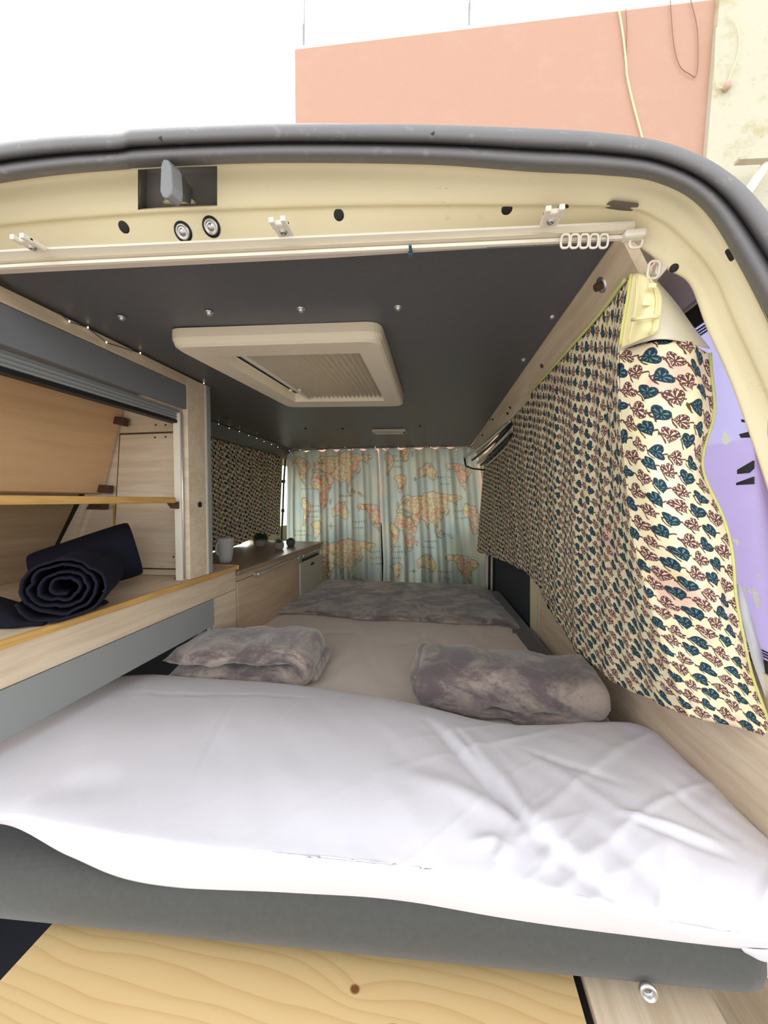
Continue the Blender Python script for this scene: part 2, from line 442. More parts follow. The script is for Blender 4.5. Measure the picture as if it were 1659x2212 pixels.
# right wall: outer skin with a rear quarter window opening
def wxr(z): return .315+(.345-z)*.20
def skin(name, fx, yz_open, y0, y1, z0, z1, sgn, m):
    ys = sorted({y0, y1, *[q for a in yz_open for q in a[:2]]}); zs = sorted({z0, z1, *[q for a in yz_open for q in a[2:]]})
    P = []
    for i in range(len(ys)-1):
        for j in range(len(zs)-1):
            yc, zc = (ys[i]+ys[i+1])/2, (zs[j]+zs[j+1])/2
            if any(a[0] < yc < a[1] and a[2] < zc < a[3] for a in yz_open): continue
            a, b, c, d = ys[i], ys[i+1], zs[j], zs[j+1]
            v = [(fx(c), a, c), (fx(c), b, c), (fx(d), b, d), (fx(d), a, d)]
            v += [(p[0]+sgn*.03, p[1], p[2]) for p in v]
            f = [(0, 1, 2, 3), (7, 6, 5, 4), (0, 4, 5, 1), (1, 5, 6, 2), (2, 6, 7, 3), (3, 7, 4, 0)]
            P.append((v, f if sgn < 0 else [q[::-1] for q in f]))
    V, F = join(P); return struct(mesh(name, V, F, m))
wr = skin('wall_right', wxr, [(.495, 1.15, -.235, .262), (2.5, 3.0, -.2, .25)], .495, 3.3, -1.08, .345, 1, CREAM)
# tilted birch board between ceiling panel and curtain, fixings
bd = [(.224, .53, .343), (.182, 2.46, .347), (.216, 2.46, .285), (.252, .53, .283)]
brd = prism('upper_board', bd, (.012, 0, .006), BIRCH, wr)
bn = np.cross(np.array(bd[1])-bd[0], np.array(bd[3])-bd[0]); bn /= np.linalg.norm(bn)
if bn[0] > 0: bn = -bn
for px, py, m in ((1300, 615, RUSTBOLT), (1172, 790, RUSTBOLT), (1103, 880, RUSTBOLT), (1097, 893, BLACKPL), (1065, 905, BLACKPL), (1043, 940, BLACKPL)):
    p = AP(px, py, np.array(bd[0]), bn)
    V, F = tubeg([p-bn*.002, p+bn*.010 if py < 700 else p+bn*.004], .006 if py < 700 else .005, 6 if py < 700 else 4)
    mesh('bolt', V, F, m, brd)
    if py < 700: lathe('washer', [(.011, 0), (.011, .0015), (.006, .0016)], p, STEEL, brd, axis=bn)
# lower birch lining panel, cream post, dark sliding-door card
def pxr(y): return .478-.075*y
pl = [(pxr(.44)+.0, .44, -1.0), (pxr(1.47), 1.47, -1.0), (pxr(1.47), 1.47, -.22), (pxr(.44), .44, -.22)]
prism('lower_panel', pl, (.012, 0, 0), BIRCH, wr)
pl = [(pxr(1.475), 1.475, -1.0), (pxr(1.56), 1.56, -1.0), (pxr(1.56)-.01, 1.56, -.2), (pxr(1.475), 1.475, -.2)]
post = prism('door_post', pl, (.02, 0, 0), CREAM, wr)
lathe('post_plug', [(.022, 0), (.022, .003), (.014, .004), (.0001, .004)], AP(1187, 1302, np.array(pl[0]), np.array([1, .075, 0.])), BLACKPL, wr, axis=(-1, -.07, 0))
pl = [(pxr(1.57), 1.57, -1.0), (.318, 2.28, -1.0), (.312, 2.28, -.1), (pxr(1.57), 1.57, -.1)]
prism('sliding_door_card', pl, (.02, 0, 0), DARKCARD, wr)
for k, (x0, x1, m) in enumerate(((.262, .278, WHITEPL), (.280, .292, BLACKPL), (.294, .306, WHITEPL), (.308, .318, BLACKPL))):
    box('door_jamb_strip', (x0, 2.30+.01*k, -.9), (x1, 2.33+.01*k, .27), m, wr)
# rear quarter window, its film and border
def wp(y, z, off=.012): return (wxr(z)+off, y, z)
w1 = struct(prism('window_1', [wp(.495, -.235), wp(1.15, -.235), wp(1.15, .262), wp(.495, .262)], (.004, 0, 0), GLASS))
fl = np.array([[wp(y, z, .008+.0012*nz((y, z, 0), 40)) for z in np.linspace(-.235, .262, 240)] for y in np.linspace(.495, 1.15, 300)])
ff = gridf(300, 240)
fp0 = np.array(wp(.8, 0, .008)); fn = np.array([1, 0, .2])
cen = fl[:-1, :-1].reshape(-1, 3)+np.array((0, .001, .001)); keep = np.ones(len(cen), bool)
for px, py, a, b in ((1568, 948, 8, 13), (1590, 1170, 5, 7), (1612, 1275, 8, 4), (1632, 1280, 5, 7), (1634, 1298, 6, 12), (1641, 1245, 3.5, 3.5)):
    c = AP(px, py, fp0, fn); r1 = np.linalg.norm(AP(px+a, py, fp0, fn)-c); r2 = np.linalg.norm(AP(px, py+b, fp0, fn)-c)
    t = np.arctan2(cen[:, 2]-c[2], cen[:, 1]-c[1])
    keep &= ((cen[:, 1]-c[1])/r1)**2+((cen[:, 2]-c[2])/r2)**2 > 1+.35*np.sin(3*t+px)      # torn through
ff = [f for f, k in zip(ff, keep) if k]
lab(mesh('window_film', fl.reshape(-1, 3), ff, FILM, w1), 'torn lilac sun film on the pane')
E_ = []
for a, b, c, d in ((.495, 1.15, .236, .262), (.495, 1.15, -.235, -.216)):
    E_.append(prism('border_band', [wp(a, c, .004), wp(b, c, .004), wp(b, d, .004), wp(a, d, .004)], (.002, 0, 0), FRIT, w1))
# dotted edge of the border: small beads in rows
P = []
for zr in (.232, .228, .224, -.212, -.208, -.204):
    for k in range(150):
        y = .497+k*.004+(.002 if int(abs(zr)*1000) % 8 else 0)
        v, f = boxg((wxr(zr)+.0045, y-.0008, zr-.0008), (wxr(zr)+.0075, y+.0008, zr+.0008)); P.append((v, f))
V, F = join(P); d_ = mesh('border_dots', V, F, FRIT, w1); d_['kind'] = 'stuff'
for poly in ([(1602, 1015), (1650, 995), (1649, 1012), (1625, 1022), (1602, 1024)], [(1600, 1043), (1648, 1030), (1646, 1046), (1600, 1048)], [(1610, 906), (1650, 910), (1640, 914), (1612, 912)], [(1606, 938), (1659, 930), (1655, 945), (1610, 946)]):
    lab(prism('film_slot', [AP(min(x, 1636)-10, y, np.array(wp(.8, 0, .003)), np.array([1, 0, .2])) for x, y in poly], (.002, 0, 0), SEATCL, w1), 'dark slot in the lilac film')
# lilac-grey inner lining above the window
prism('window_header', [wp(.48, .262, -.006), wp(1.15, .262, -.006), wp(1.15, .34, -.006), wp(.48, .34, -.006)], (.005, 0, 0), mat('lilac_grey_trim', color=(158, 148, 160), rough=.7), wr)

# left wall with a kitchen window opening
def wxl(z): return -1.10-(.345-z)*.24
wl = skin('wall_left', wxl, [(1.3, 2.25, -.235, .2), (2.48, 3.0, -.2, .25)], .40, 3.3, -1.08, .345, -1, CREAM)
struct(prism('window_2', [(wxl(z)-.015, y, z) for y, z in ((1.3, -.235), (2.25, -.235), (2.25, .2), (1.3, .2))], (-.004, 0, 0), GLASS))
# cab front: windscreen, dash bulkhead, pillars
wf = struct(box('wall_front', (-1.33, 3.26, -1.08), (.53, 3.32, -.22), DARKCARD))
struct(prism('window_3', [(-1.2, 3.28, -.22), (.45, 3.28, -.22), (.25, 2.76, .36), (-1.05, 2.76, .36)], (0, .004, .002), GLASS))
struct(prism('window_4', [(wxl(z)-.015, y, z) for y, z in ((2.48, -.2), (3.0, -.2), (3.0, .25), (2.48, .25))], (-.004, 0, 0), GLASS))
struct(prism('window_5', [(wxr(z)+.015, y, z) for y, z in ((2.5, -.2), (3.0, -.2), (3.0, .25), (2.5, .25))], (.004, 0, 0), GLASS))
for s in (-1, 1):
    a = (-1.18 if s < 0 else .44); b = (-1.06 if s < 0 else .27)
    V, F = tubeg([(a, 3.3, -.25), (b, 2.76, .37)], .03); mesh('windscreen_pillar', V, F, CREAM, wf)
box('dashboard', (-1.25, 3.0, -.42), (.46, 3.26, -.2), BLACKPL, wf, .02)

# rear opening: cream pressed header and right pillar, mirrored to the left
ra = [(-250, 430), (0, 388), (300, 355), (620, 345), (830, 348), (1100, 362), (1350, 375), (1460, 400), (1530, 455), (1600, 570), (1659, 690), (1780, 960), (1900, 1300), (2000, 1750)]
rd = [(-250, 610), (0, 575), (300, 556), (620, 540), (830, 528), (1100, 515), (1330, 512), (1392, 540), (1440, 580), (1490, 614), (1528, 710), (1600, 880), (1720, 1250), (1850, 1700)]
def rowpx(t): return [(a[0]*(1-t)+d[0]*t, a[1]*(1-t)+d[1]*t) for a, d in zip(ra, rd)]
rows = [(0, .415), (.06, .428), (.3, .437), (.5, .447), (.58, .455), (.8, .467), (1., .476), (.985, .488)]
ctrl = []
for t, y in rows:
    r = [AY(px, py, y+sk((px-829)/1700)) for px, py in rowpx(t)]
    left = [np.array((-.79-p[0], y-.055, p[2]+.055)) for p in r[::-1][:-7]]
    ctrl.append(left+r)
ctrl = np.array(ctrl)                             # rows x stations
nst = ctrl.shape[1]; nl = nst-len(ra)
us = set(np.linspace(0, 1, 150).tolist())
def ust(px):                                      # station parameter for a pixel column of the header's middle
    mid = rowpx(.4)
    for i in range(len(mid)-1):
        if mid[i][0] <= px <= mid[i+1][0]: return (nl+i+(px-mid[i][0])/(mid[i+1][0]-mid[i][0]))/(nst-1)
u0, u1 = ust(298), ust(464)
us = np.array(sorted(us | {u0, u1}))
vs_ = np.array(sorted(set(np.linspace(0, 1, 37).tolist())))
A = cr(ctrl, vs_); Gh = cr(np.swapaxes(A, 0, 1), us)           # u x v x 3
nu, nv = Gh.shape[:2]
iu0, iu1 = int(np.argmin(abs(us-u0))), int(np.argmin(abs(us-u1))); jv0, jv1 = 5, 15
faces = [];
for i in range(nu-1):
    for j in range(nv-1):
        if iu0 <= i < iu1 and jv0 <= j < jv1: continue
        a = i*nv+j; faces.append((a, a+1, a+nv+1, a+nv))
fr = struct(mesh('trim_2', Gh.reshape(-1, 3), faces, CREAM, smooth=True))
sol = fr.modifiers.new('sol', 'SOLIDIFY'); sol.thickness = .004; sol.offset = 1 if normals(Gh)[nu//2, 5][2] < 0 else -1; sol.use_rim = False
Nh = normals(Gh)
if Nh[nu//2, 18][2] > 0: Nh = -Nh                 # towards the opening
def onframe(px, py):
    """nearest header surface point seen at a pixel, and its normal"""
    d = ray(px, py); d = d/np.linalg.norm(d); q = Gh.reshape(-1, 3)
    t = q@d; e = np.linalg.norm(q-np.outer(t, d), axis=1); k = int(np.argmin(e)); n = Nh.reshape(-1, 3)[k]
    p = d*(np.dot(q[k], n)/np.dot(d, n)); return p, n
# pocket behind the striker
ring = [Gh[i, jv0] for i in range(iu0, iu1+1)]+[Gh[iu1, j] for j in range(jv0+1, jv1+1)]+[Gh[i, jv1] for i in range(iu1-1, iu0-1, -1)]+[Gh[iu0, j] for j in range(jv1-1, jv0, -1)]
nrm = Nh[(iu0+iu1)//2, 14]
R = np.array(ring); k = len(R); V = np.vstack([R, R-nrm*.020]); F = [(i, (i+1) % k, k+(i+1) % k, k+i) for i in range(k)]+[tuple(range(k, 2*k))]
mesh('striker_pocket', V, F, mat('grey_pocket_paint', color=(118, 114, 108), rough=.7), fr)
for px, py, r in ((268, 491, .006), (732, 464, .0055), (1095, 451, .0055), (1216, 448, .0055), (1576, 551, .006), (1456, 579, .004)):
    p, n = onframe(px, py)
    lathe('hole_shade_disc', [(r*1.15, -.001), (r*1.15, .0005), (r*.8, .0008), (.0001, .0008)], p, BLACKPL, fr, axis=n, n=16)  # black disc on the surface; the hole's darkness is put into its colour
p, n = onframe(1338, 451); ax = np.array((1., .075, -.05)); ax -= n*np.dot(ax, n); ax /= np.linalg.norm(ax); ay = np.cross(n, ax)
st = [p+ax*(.012*(1 if math.cos(t) > 0 else -1)+.006*math.cos(t))+ay*.013*math.sin(t) for t in np.linspace(.01, 2*math.pi+.01, 25)[:-1]]
prism('slot_shade_plate', st, n*.0006, mat('slot_shade', color=(112, 104, 94), rough=.8), fr)  # flat plate on the header, coloured as the shade inside a slot
for px, py in ((396, 501), (457, 490)):
    p, n = onframe(px, py); n = n/np.linalg.norm(n)
    c = lathe('striker_screw', [(.0115, 0), (.0115, .0012), (.0085, .0014)], p, BLACKPL, fr, axis=n)
    lathe('screw_head', [(.0088, .001), (.0085, .0028), (.0068, .0030), (.0066, .0022), (.0040, .0022), (.0036, .0034), (.0001, .0034)], p, STEEL, c, axis=n)
# striker hook
p, n = onframe(380, 425)
la = thing('latch_striker', 'grey metal door latch hook hanging out of a dark slot in the cream header', 'latch', p)
lx = lambda px, py, y: AY(px, py, y)
front = [(347, 358), (352, 343), (362, 344), (368, 356), (371, 400), (369, 418), (360, 428), (350, 424), (345, 412)]
prism('hook', [lx(x, y, .37) for x, y in front], (.005, .012, -.001), GUNMETAL, la, .0012)
for a, b in (((352, 346), (402, 418)), ((358, 424), (398, 430))):
    V, F = tubeg([lx(*a, .378), lx(*b, .43)], .0035, 6); mesh('hook_arm', V, F, GUNMETAL, la)
prism('hook_web', [lx(365, 350, .378), lx(408, 405, .425), lx(402, 436, .425), lx(366, 424, .378)], (.003, .004, 0), GUNMETAL, la)
prism('hook_plate', [lx(352, 436, .435), lx(358, 430, .435), lx(400, 420, .432), (lx(420, 434, .437)), lx(418, 440, .438), lx(355, 441, .438)], (0, .006, .002), CREAM, la)

# rubber weather seal round the opening
so = [(-250, 350), (0, 312), (130, 298), (250, 292), (275, 285), (300, 282), (450, 276), (640, 272), (930, 275), (1150, 283), (1300, 292), (1440, 315), (1560, 370), (1659, 470), (1800, 700), (1950, 1100), (2080, 1700)]
si = [(-250, 432), (0, 390), (130, 372), (250, 362), (275, 360), (300, 357), (450, 350), (640, 346), (930, 350), (1150, 365), (1300, 372), (1420, 388), (1520, 445), (1605, 575), (1700, 770), (1850, 1130), (1990, 1750)]
ctrl = []
prof = [(1.03, .42, 0), (1.0, .412, 0), (.86, .398, 0), (.7, .394, 0), (.56, .402, 0), (.5, .412, 0), (.44, .402, 0), (.3, .388, 0), (.12, .388, 0), (0., .395, 0), (-.02, .405, 0)]
for t, y, _ in prof:
    r = [AY(o_[0]*(1-t)+i_[0]*t, o_[1]*(1-t)+i_[1]*t, y+sk((o_[0]-829)/1700)) for o_, i_ in zip(so, si)]
    left = [np.array((-.79-p[0], y-.055, p[2]+.055)) for p in r[::-1][:-10]]
    ctrl.append(left+r)
Gs = surf(ctrl, 41, 220)
sl = struct(mesh('trim_3', Gs.reshape(-1, 3), gridf(41, 220), RUBBER, smooth=True))
sol = sl.modifiers.new('sol', 'SOLIDIFY'); sol.thickness = .003; sol.offset = 0
lab(sl, 'grey rubber weather seal')
for px, py in ((346, 298), (933, 292), (1308, 326)):
    d = ray(px, py); q = Gs.reshape(-1, 3); dd = d/np.linalg.norm(d); t = q@dd; e = np.linalg.norm(q-np.outer(t, dd), axis=1); k = int(np.argmin(e))
    lathe('dimple_shade_disc', [(.0022, -.002), (.0022, .0016), (.0001, .0016)], q[k], DARKHOLE, sl, axis=(0, -1, .3), n=10)  # dark discs stand in for the shade inside the dimples

# ================================================================== CURTAIN TRACK on the header
def tr(px, py, z=.334): return AZ(px, py, z)
cr_ = thing('curtain_rail', 'white plastic curtain track along the cream header, empty of curtain', 'curtain rail', tr(800, 520))
def strip(name, up, lo, z0, z1, th, m):
    """bar whose seen face runs from the upper to the lower polyline"""
    ctrl = [[AZ(*p, z0) for p in up], [AZ(*p, z1) for p in lo]]
    Gq = np.array(ctrl); vv, ff = thicken(Gq, th); return mesh(name, vv, ff, m, cr_)
xs = [-200, 100, 400, 700, 1000, 1372]
def ln(pts, x):
    X_, Y_ = zip(*pts); return float(np.interp(x, X_, Y_))
uA = [(-200, 556), (0, 543), (1372, 482)]; uB = [(-200, 576), (0, 563), (1372, 496)]
uC = [(-200, 590), (0, 577), (1390, 513)]; uD = [(-200, 603), (0, 592), (700, 558), (1050, 536), (1310, 531)]
pl_ = lambda P, xe=1372: [(x, ln(P, x)) for x in xs[:-1]+[xe]]
strip('track_flange', pl_(uA), pl_(uB), .319, .317, -.003, WHITEPL)
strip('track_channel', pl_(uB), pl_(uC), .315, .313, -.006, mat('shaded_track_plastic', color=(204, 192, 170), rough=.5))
strip('track_lip', pl_(uC, 1390), [(x, y+5) for x, y in pl_(uC, 1390)], .309, .309, -.004, WHITEPL)
strip('lower_lath', [(x, y+6) for x, y in pl_(uC, 1052)], pl_(uD, 1052), .312, .314, -.003, mat('pinkish_lath', color=(222, 204, 188), rough=.5))
for px, py in ((70, 531), (612, 497), (1190, 474)):
    a = tr(px, py, .317)
    b = box('bracket', a+np.array((-.010, -.012, -.002)), a+np.array((.010, .010, .004)), WHITEPL, cr_, .002)
    for s in (-1, 1): box('prong', a+np.array((s*.007-.003, -.018, -.003)), a+np.array((s*.007+.003, -.006, .003)), WHITEPL, b, .001)
    lathe('screw', [(.0045, 0), (.004, .002), (.0015, .0024), (.0001, .001)], a+np.array((0, 0, -.002)), STEEL, b, axis=(0, 0, -1), n=12)
def oval(c, rx, rz, r, ax=(1., .07, 0), az=(0, .25, -1.), n=20):
    ax = np.array(ax); az = np.array(az)
    P = []
    for k in range(n+1):
        t = 2*math.pi*k/n; sx = abs(math.cos(t))**.6*math.copysign(1, math.cos(t)); sz = abs(math.sin(t))**.6*math.copysign(1, math.sin(t))
        P.append(np.array(c)+ax*rx*sx+az*rz*sz)
    return tubeg(P, r, 6, False)
for px in (1221, 1241, 1262, 1283, 1304):
    V, F = oval(AZ(px, 521, .306), .0048, .0068, .0014); mesh('glider', V, F, WHITEPL, cr_, smooth=True)
c = AZ(1368, 513, .309); box('end_stop', c+np.array((-.012, -.008, -.003)), c+np.array((.012, .006, .006)), WHITEPL, cr_, .003)
V, F = oval(AZ(1374, 522, .305), .007, .006, .0018); mesh('end_hook', V, F, WHITEPL, cr_, smooth=True)
P = [boxg(AZ(1060+k*14, 527, .313)+np.array((0, 0, 0)), AZ(1060+k*14, 527, .313)+np.array((.005, .004, .003))) for k in range(10)]
V, F = join(P); q = mesh('track_teeth', V, F, mat('grey_teeth', color=(140, 128, 116)), cr_); q['kind'] = 'stuff'
t_ = thing('cable_tie', 'small blue cable tie looped round the white curtain track', 'cable tie', AZ(886, 540, .311))
a = AZ(886, 532, .308); box('strap', a+np.array((-.0018, -.002, -.001)), a+np.array((.0018, .010, .001)), BLUETIE, t_, .0004)
a = AZ(887, 549, .308); box('head', a+np.array((-.0028, -.003, -.002)), a+np.array((.0028, .003, .002)), BLUETIE, t_, .0006)

# ================================================================== BED
def byf(x): return .452+.075*x                    # front line of the bed
bed = thing('bed', 'low fixed bed with grey upholstered cushion and fitted taupe sheet', 'bed', (-.15, 1.3, -.62))
def rbox(fx, nx, ny, prof):
    pass
# cushion: rounded front edge, right rear tapering
nx = 60; X0, X1 = -.72, .40
secs = []
prof = [(.10, -.50), (.03, -.505), (.008, -.515), (0, -.535), (-.002, -.56), (.004, -.585), (.018, -.602), (.04, -.61), (.10, -.612)]
for x in np.linspace(0, 1, nx):
    X = X0+(X1-X0)*x; e = max(0, (x-.965)/.035); e = 1-math.sqrt(max(0, 1-e*e))
    row = []
    for dy, z in prof:
        zc = -.556; row.append((X-(.0), byf(X)+dy+e*.03, zc+(z-zc)*(1-.45*e)))
    secs.append(row)
Gc = np.array(secs); k = len(prof)
V = Gc.reshape(-1, 3).tolist(); F = gridf(nx, k)
mesh('cushion_front', V, [f[::-1] for f in F]+[tuple((nx-1)*k+j for j in range(k))], CUSH, bed, smooth=True)
prism('cushion', [(-.71, .53, -.61), (.40, .56, -.61), (.322, 2.12, -.61), (-.70, 2.12, -.61)], (0, 0, .108), CUSH, bed, .02)
# fitted sheet with creases
nx, ny = 110, 160; rows_ = []
for i in range(nx):
    row = []
    for j in range(ny):
        s, t = i/(nx-1), j/(ny-1); y = .50+t*1.66
        xr = pxr(y)-.006
        x = -.712+s*(xr+.712)
        z = -.499
        e = max(0, (s-.86)/.14); z -= .055*e**2.4
        e2 = max(0, (t-.94)/.06); z -= .05*e2**2.2; x += -(.05*e2**2 if s > .6 else 0)*(s-.6)
        z += .004*nz((x*1.2, y*1.5, 0), 2.5)
        w = abs(nz((x*9+y*3.2, y*.9, 3), 1.1)); z -= .004*math.exp(-(w/.08)**2)*(.4+.6*abs(nz((x, y, 9), 3)))
        w = abs(nz((x*5-y*1.4, y*2., 8), 1.3)); z -= .003*math.exp(-(w/.07)**2)
        row.append((x, y, z))
    rows_.append(row)
vv, ff = thicken(np.array(rows_), .003); mesh('fitted_sheet', vv, ff, GREYCOT, bed, smooth=True)
g = AY(1402, 2146, .462)
lathe('ring_eyelet', [(.006, .0), (.009, .0), (.0105, .003), (.0095, .006), (.007, .007), (.006, .003), (.005, .0), (.0001, 0)], g+np.array((0, .004, 0)), STEEL, bed, axis=(-.1, -1, .1), n=20)
# things under the bed
tb = thing('pull_out_board', 'pale knotty pine board projecting from beneath the grey bed cushion', 'board', (-.2, .4, -.63))
prism('board', [(-.555, .30, -.622), (.172, .30, -.622), (.166, .85, -.622), (-.555, .85, -.622)], (0, 0, .009), PINE, tb, .001)
sb = thing('side_shelf_board', 'narrow birch board beside the pine board at lower right', 'board', (.3, .4, -.64))
prism('board', [(.184, .30, -.632), (.335, .30, -.632), (.335, .8, -.632), (.184, .8, -.632)], (0, 0, .014), BIRCH, sb, .001)
prism('gap_shade_strip', [(.175, .30, -.634), (.183, .30, -.634), (.183, .8, -.634), (.175, .8, -.634)], (0, 0, .004), BLACKPL, sb)  # black strip laid between the boards as the shade of their gap
bb = thing('bed_base', 'dark bed base beneath the cushion behind the boards', 'box', (-.2, 1.4, -1.0))  # the bed's own base, a plain box under the cushion
box('carcass', (-.69, .86, -1.015), (.33, 2.1, -.614), BLACKPL, bb)

# throw at the far end
nx, ny = 120, 46; rows_ = []
for i in range(nx):
    row = []
    for j in range(ny):
        s, t = i/(nx-1), j/(ny-1); y = 1.50+t*.70+(.03*nz((s*4, 0, 0), 1)-.02*s)*(1-t)
        xr = pxr(y)-.002; x = -.705+s*(xr+.705)
        z = -.487+.006*nz((x, y, 4), 6)+.003*nz((x, y, 1), 20)
        e = max(0, (s-.84)/.16); z -= .062*e**2.2
        e2 = max(0, (t-.90)/.10); z -= .07*e2**2; x -= .06*e2**2*max(0, (s-.7)/.3)
        e3 = max(0, 1-t/.05); z -= .006*e3**2
        e4 = max(0, 1-s/.06)*max(0, (t-.25)/.75); x += .02*e4
        row.append((x, y, z))
    rows_.append(row)
vv, ff = thicken(np.array(rows_), .010)
tag(mesh('throw_blanket', vv, ff, PLUSHD, smooth=True), 'grey plush throw spread flat across the far end of the bed', 'blanket')

# white duvet folded across the front
top = [  # (px, py, z) from back hem to front hem, for eight columns
 [(-260, 1690, -.50), (-255, 1680, -.44), (-230, 1730, -.415), (-200, 1780, -.42), (-190, 1800, -.43), (-180, 1815, -.452), (-175, 1820, -.47)],
 [(-10, 1600, -.50), (0, 1592, -.44), (0, 1640, -.412), (0, 1710, -.415), (10, 1755, -.425), (5, 1772, -.445), (0, 1780, -.465)],
 [(235, 1480, -.50), (240, 1468, -.452), (230, 1530, -.415), (215, 1640, -.405), (190, 1770, -.41), (180, 1805, -.435), (150, 1850, -.492)],
 [(430, 1476, -.50), (430, 1466, -.452), (430, 1530, -.412), (420, 1650, -.40), (400, 1800, -.41), (395, 1838, -.44), (310, 1908, -.515)],
 [(700, 1498, -.50), (700, 1488, -.452), (700, 1545, -.41), (690, 1670, -.395), (670, 1825, -.412), (665, 1866, -.445), (620, 1936, -.53)],
 [(930, 1545, -.50), (930, 1531, -.452), (930, 1590, -.412), (920, 1710, -.40), (900, 1850, -.418), (890, 1888, -.447), (830, 1953, -.536)],
 [(1110, 1580, -.50), (1110, 1567, -.455), (1110, 1630, -.42), (1100, 1750, -.41), (1100, 1880, -.425), (1095, 1920, -.45), (1080, 1993, -.54)],
 [(1370, 1580, -.50), (1370, 1564, -.455), (1380, 1640, -.42), (1380, 1770, -.405), (1375, 1930, -.42), (1370, 1985, -.45), (1350, 2022, -.535)],
 [(1500, 1675, -.50), (1500, 1661, -.46), (1510, 1720, -.425), (1510, 1850, -.41), (1505, 1985, -.43), (1500, 2020, -.455), (1490, 2038, -.535)],
 [(1665, 1830, -.50), (1659, 1815, -.46), (1665, 1850, -.43), (1665, 1920, -.42), (1665, 2000, -.435), (1662, 2035, -.455), (1659, 2056, -.53)],
]
ctrl = []
for c in top:                                     # crisp front edge: flat up to it, then turning under
    c = [list(q) for q in c]; c[3][2] += .006; c[4][2] += .014; e = c[5]; m4 = c[4]
    ctrl.append([AZ(*p) for p in c[:5]]+[AZ(m4[0]*.3+e[0]*.7, m4[1]*.3+e[1]*.7, m4[2]-.004), AZ(e[0], e[1], m4[2]-.010), AZ(e[0]*.9+c[6][0]*.1, e[1]*.9+c[6][1]*.1+1, m4[2]-.026), AZ(*c[6])])
nu, nv = 320, 190
Gd = surf(ctrl, nu, nv)
def seg(p, a, b):
    d = b-a; t = np.clip(((p-a)@d)/(d@d), 0, 1); q = a+np.outer(t, d) if p.ndim > 1 else a+t*d
    return np.linalg.norm(p-q, axis=-1), t
pp = Gd[:, :, :2].reshape(-1, 2); dz = np.zeros(len(pp))
def crease(a, b, za, w, h, side=0.):
    """ridge or valley along a line given by two points of the picture on the duvet's top"""
    global dz
    A_ = AZ(*a, za)[:2]; B_ = AZ(*b, za)[:2]; d, t = seg(pp, A_, B_)
    f = np.exp(-(d/w)**2)*np.sin(np.pi*np.clip(t, .02, .98))**.5
    dz += h*f
    if side:
        nrm_ = np.array((-(B_-A_)[1], (B_-A_)[0])); nrm_ /= np.linalg.norm(nrm_); s = (pp-A_)@nrm_
        dz += side*np.exp(-(d/(w*3.5))**2)*np.tanh(s/w)*np.sin(np.pi*np.clip(t, .02, .98))**.5
crease((930, 1545), (1200, 1860), -.41, .010, -.010, .006)
crease((1190, 1850), (1330, 1975), -.42, .009, -.008, .006)
crease((985, 1560), (1130, 1790), -.41, .007, -.006, .003)
crease((1060, 1590), (1160, 1790), -.41, .006, -.005)
crease((880, 1690), (1200, 1800), -.41, .02, .006)
crease((1180, 1640), (1420, 1830), -.41, .012, .004)
crease((1130, 1600), (1350, 1700), -.41, .007, -.004)
crease((1330, 1770), (1560, 1820), -.41, .006, .004)
crease((1360, 1790), (1580, 1850), -.41, .006, -.004)
crease((1300, 1810), (1450, 1960), -.41, .012, -.005)
crease((1240, 1850), (1330, 1990), -.41, .008, .005)
crease((1020, 1860), (1080, 1845), -.425, .007, .004)
crease((1090, 1850), (1075, 1900), -.425, .007, .005)
crease((1190, 1870), (1180, 1915), -.43, .007, .004)
crease((520, 1480), (420, 1700), -.41, .004, -.0015)
crease((240, 1505), (700, 1505), -.43, .004, -.003)
crease((640, 1500), (560, 1620), -.41, .004, -.0015)
crease((1440, 1690), (1600, 1800), -.41, .012, -.005)
crease((1480, 1890), (1500, 1980), -.42, .012, -.005)
crease((100, 1700), (260, 1720), -.41, .03, -.004)
for k in range(len(pp)):
    x, y = pp[k]; ra_ = (x*.75+y*.66); rb_ = (-x*.66+y*.75)
    wgt = min(1, max(.12, (x+.12)/.25))
    n1 = nz((ra_*.35, rb_*3.0, 5), 3.2); n2 = nz((ra_*.6+4, rb_*4.6, 2), 4.5)
    dz[k] += wgt*(.0022*max(0, 1-abs(n1)/.14)**2+.0010*max(0, 1-abs(n2)/.12)**2); dz[k] += .006*nz((x, y, 2), 5)+.0022*nz((x*1.5+y, y*.6, 0), 14)*(1 if x > -.1 else .5)
dz = dz.reshape(nu, nv)
fade = np.clip(np.minimum(np.linspace(0, 1, nv)/.2, 1), 0, 1)[None, :]*np.clip((.70-np.linspace(0, 1, nv))/.12, .0, 1)[None, :]
Nd = normals(Gd)
if Nd[100, 70][2] < 0: Nd = -Nd
Gd = Gd+Nd*(dz*fade)[:, :, None]
vv, ff = thicken(Gd if normals(Gd)[100, 70][2] < 0 else Gd[:, ::-1], .0012)
duv = mesh('duvet', vv, ff, WHITECOT, smooth=True)
tag(duv, 'white cotton duvet folded in a thick band across the near end of the bed', 'duvet')
# loose flap of its cover hanging at the lower right corner
fc = [[AZ(1600, 2045, -.51), AZ(1640, 2050, -.50), AZ(1700, 2050, -.49)], [AY(1615, 2062, .50), AY(1650, 2085, .50), AY(1710, 2090, .52)], [AY(1635, 2085, .505), AY(1659, 2112, .505), AY(1720, 2150, .53)]]
vv, ff = thicken(surf(fc, 12, 12), .002); mesh('cover_corner', vv, ff, WHITECOT, duv, smooth=True)

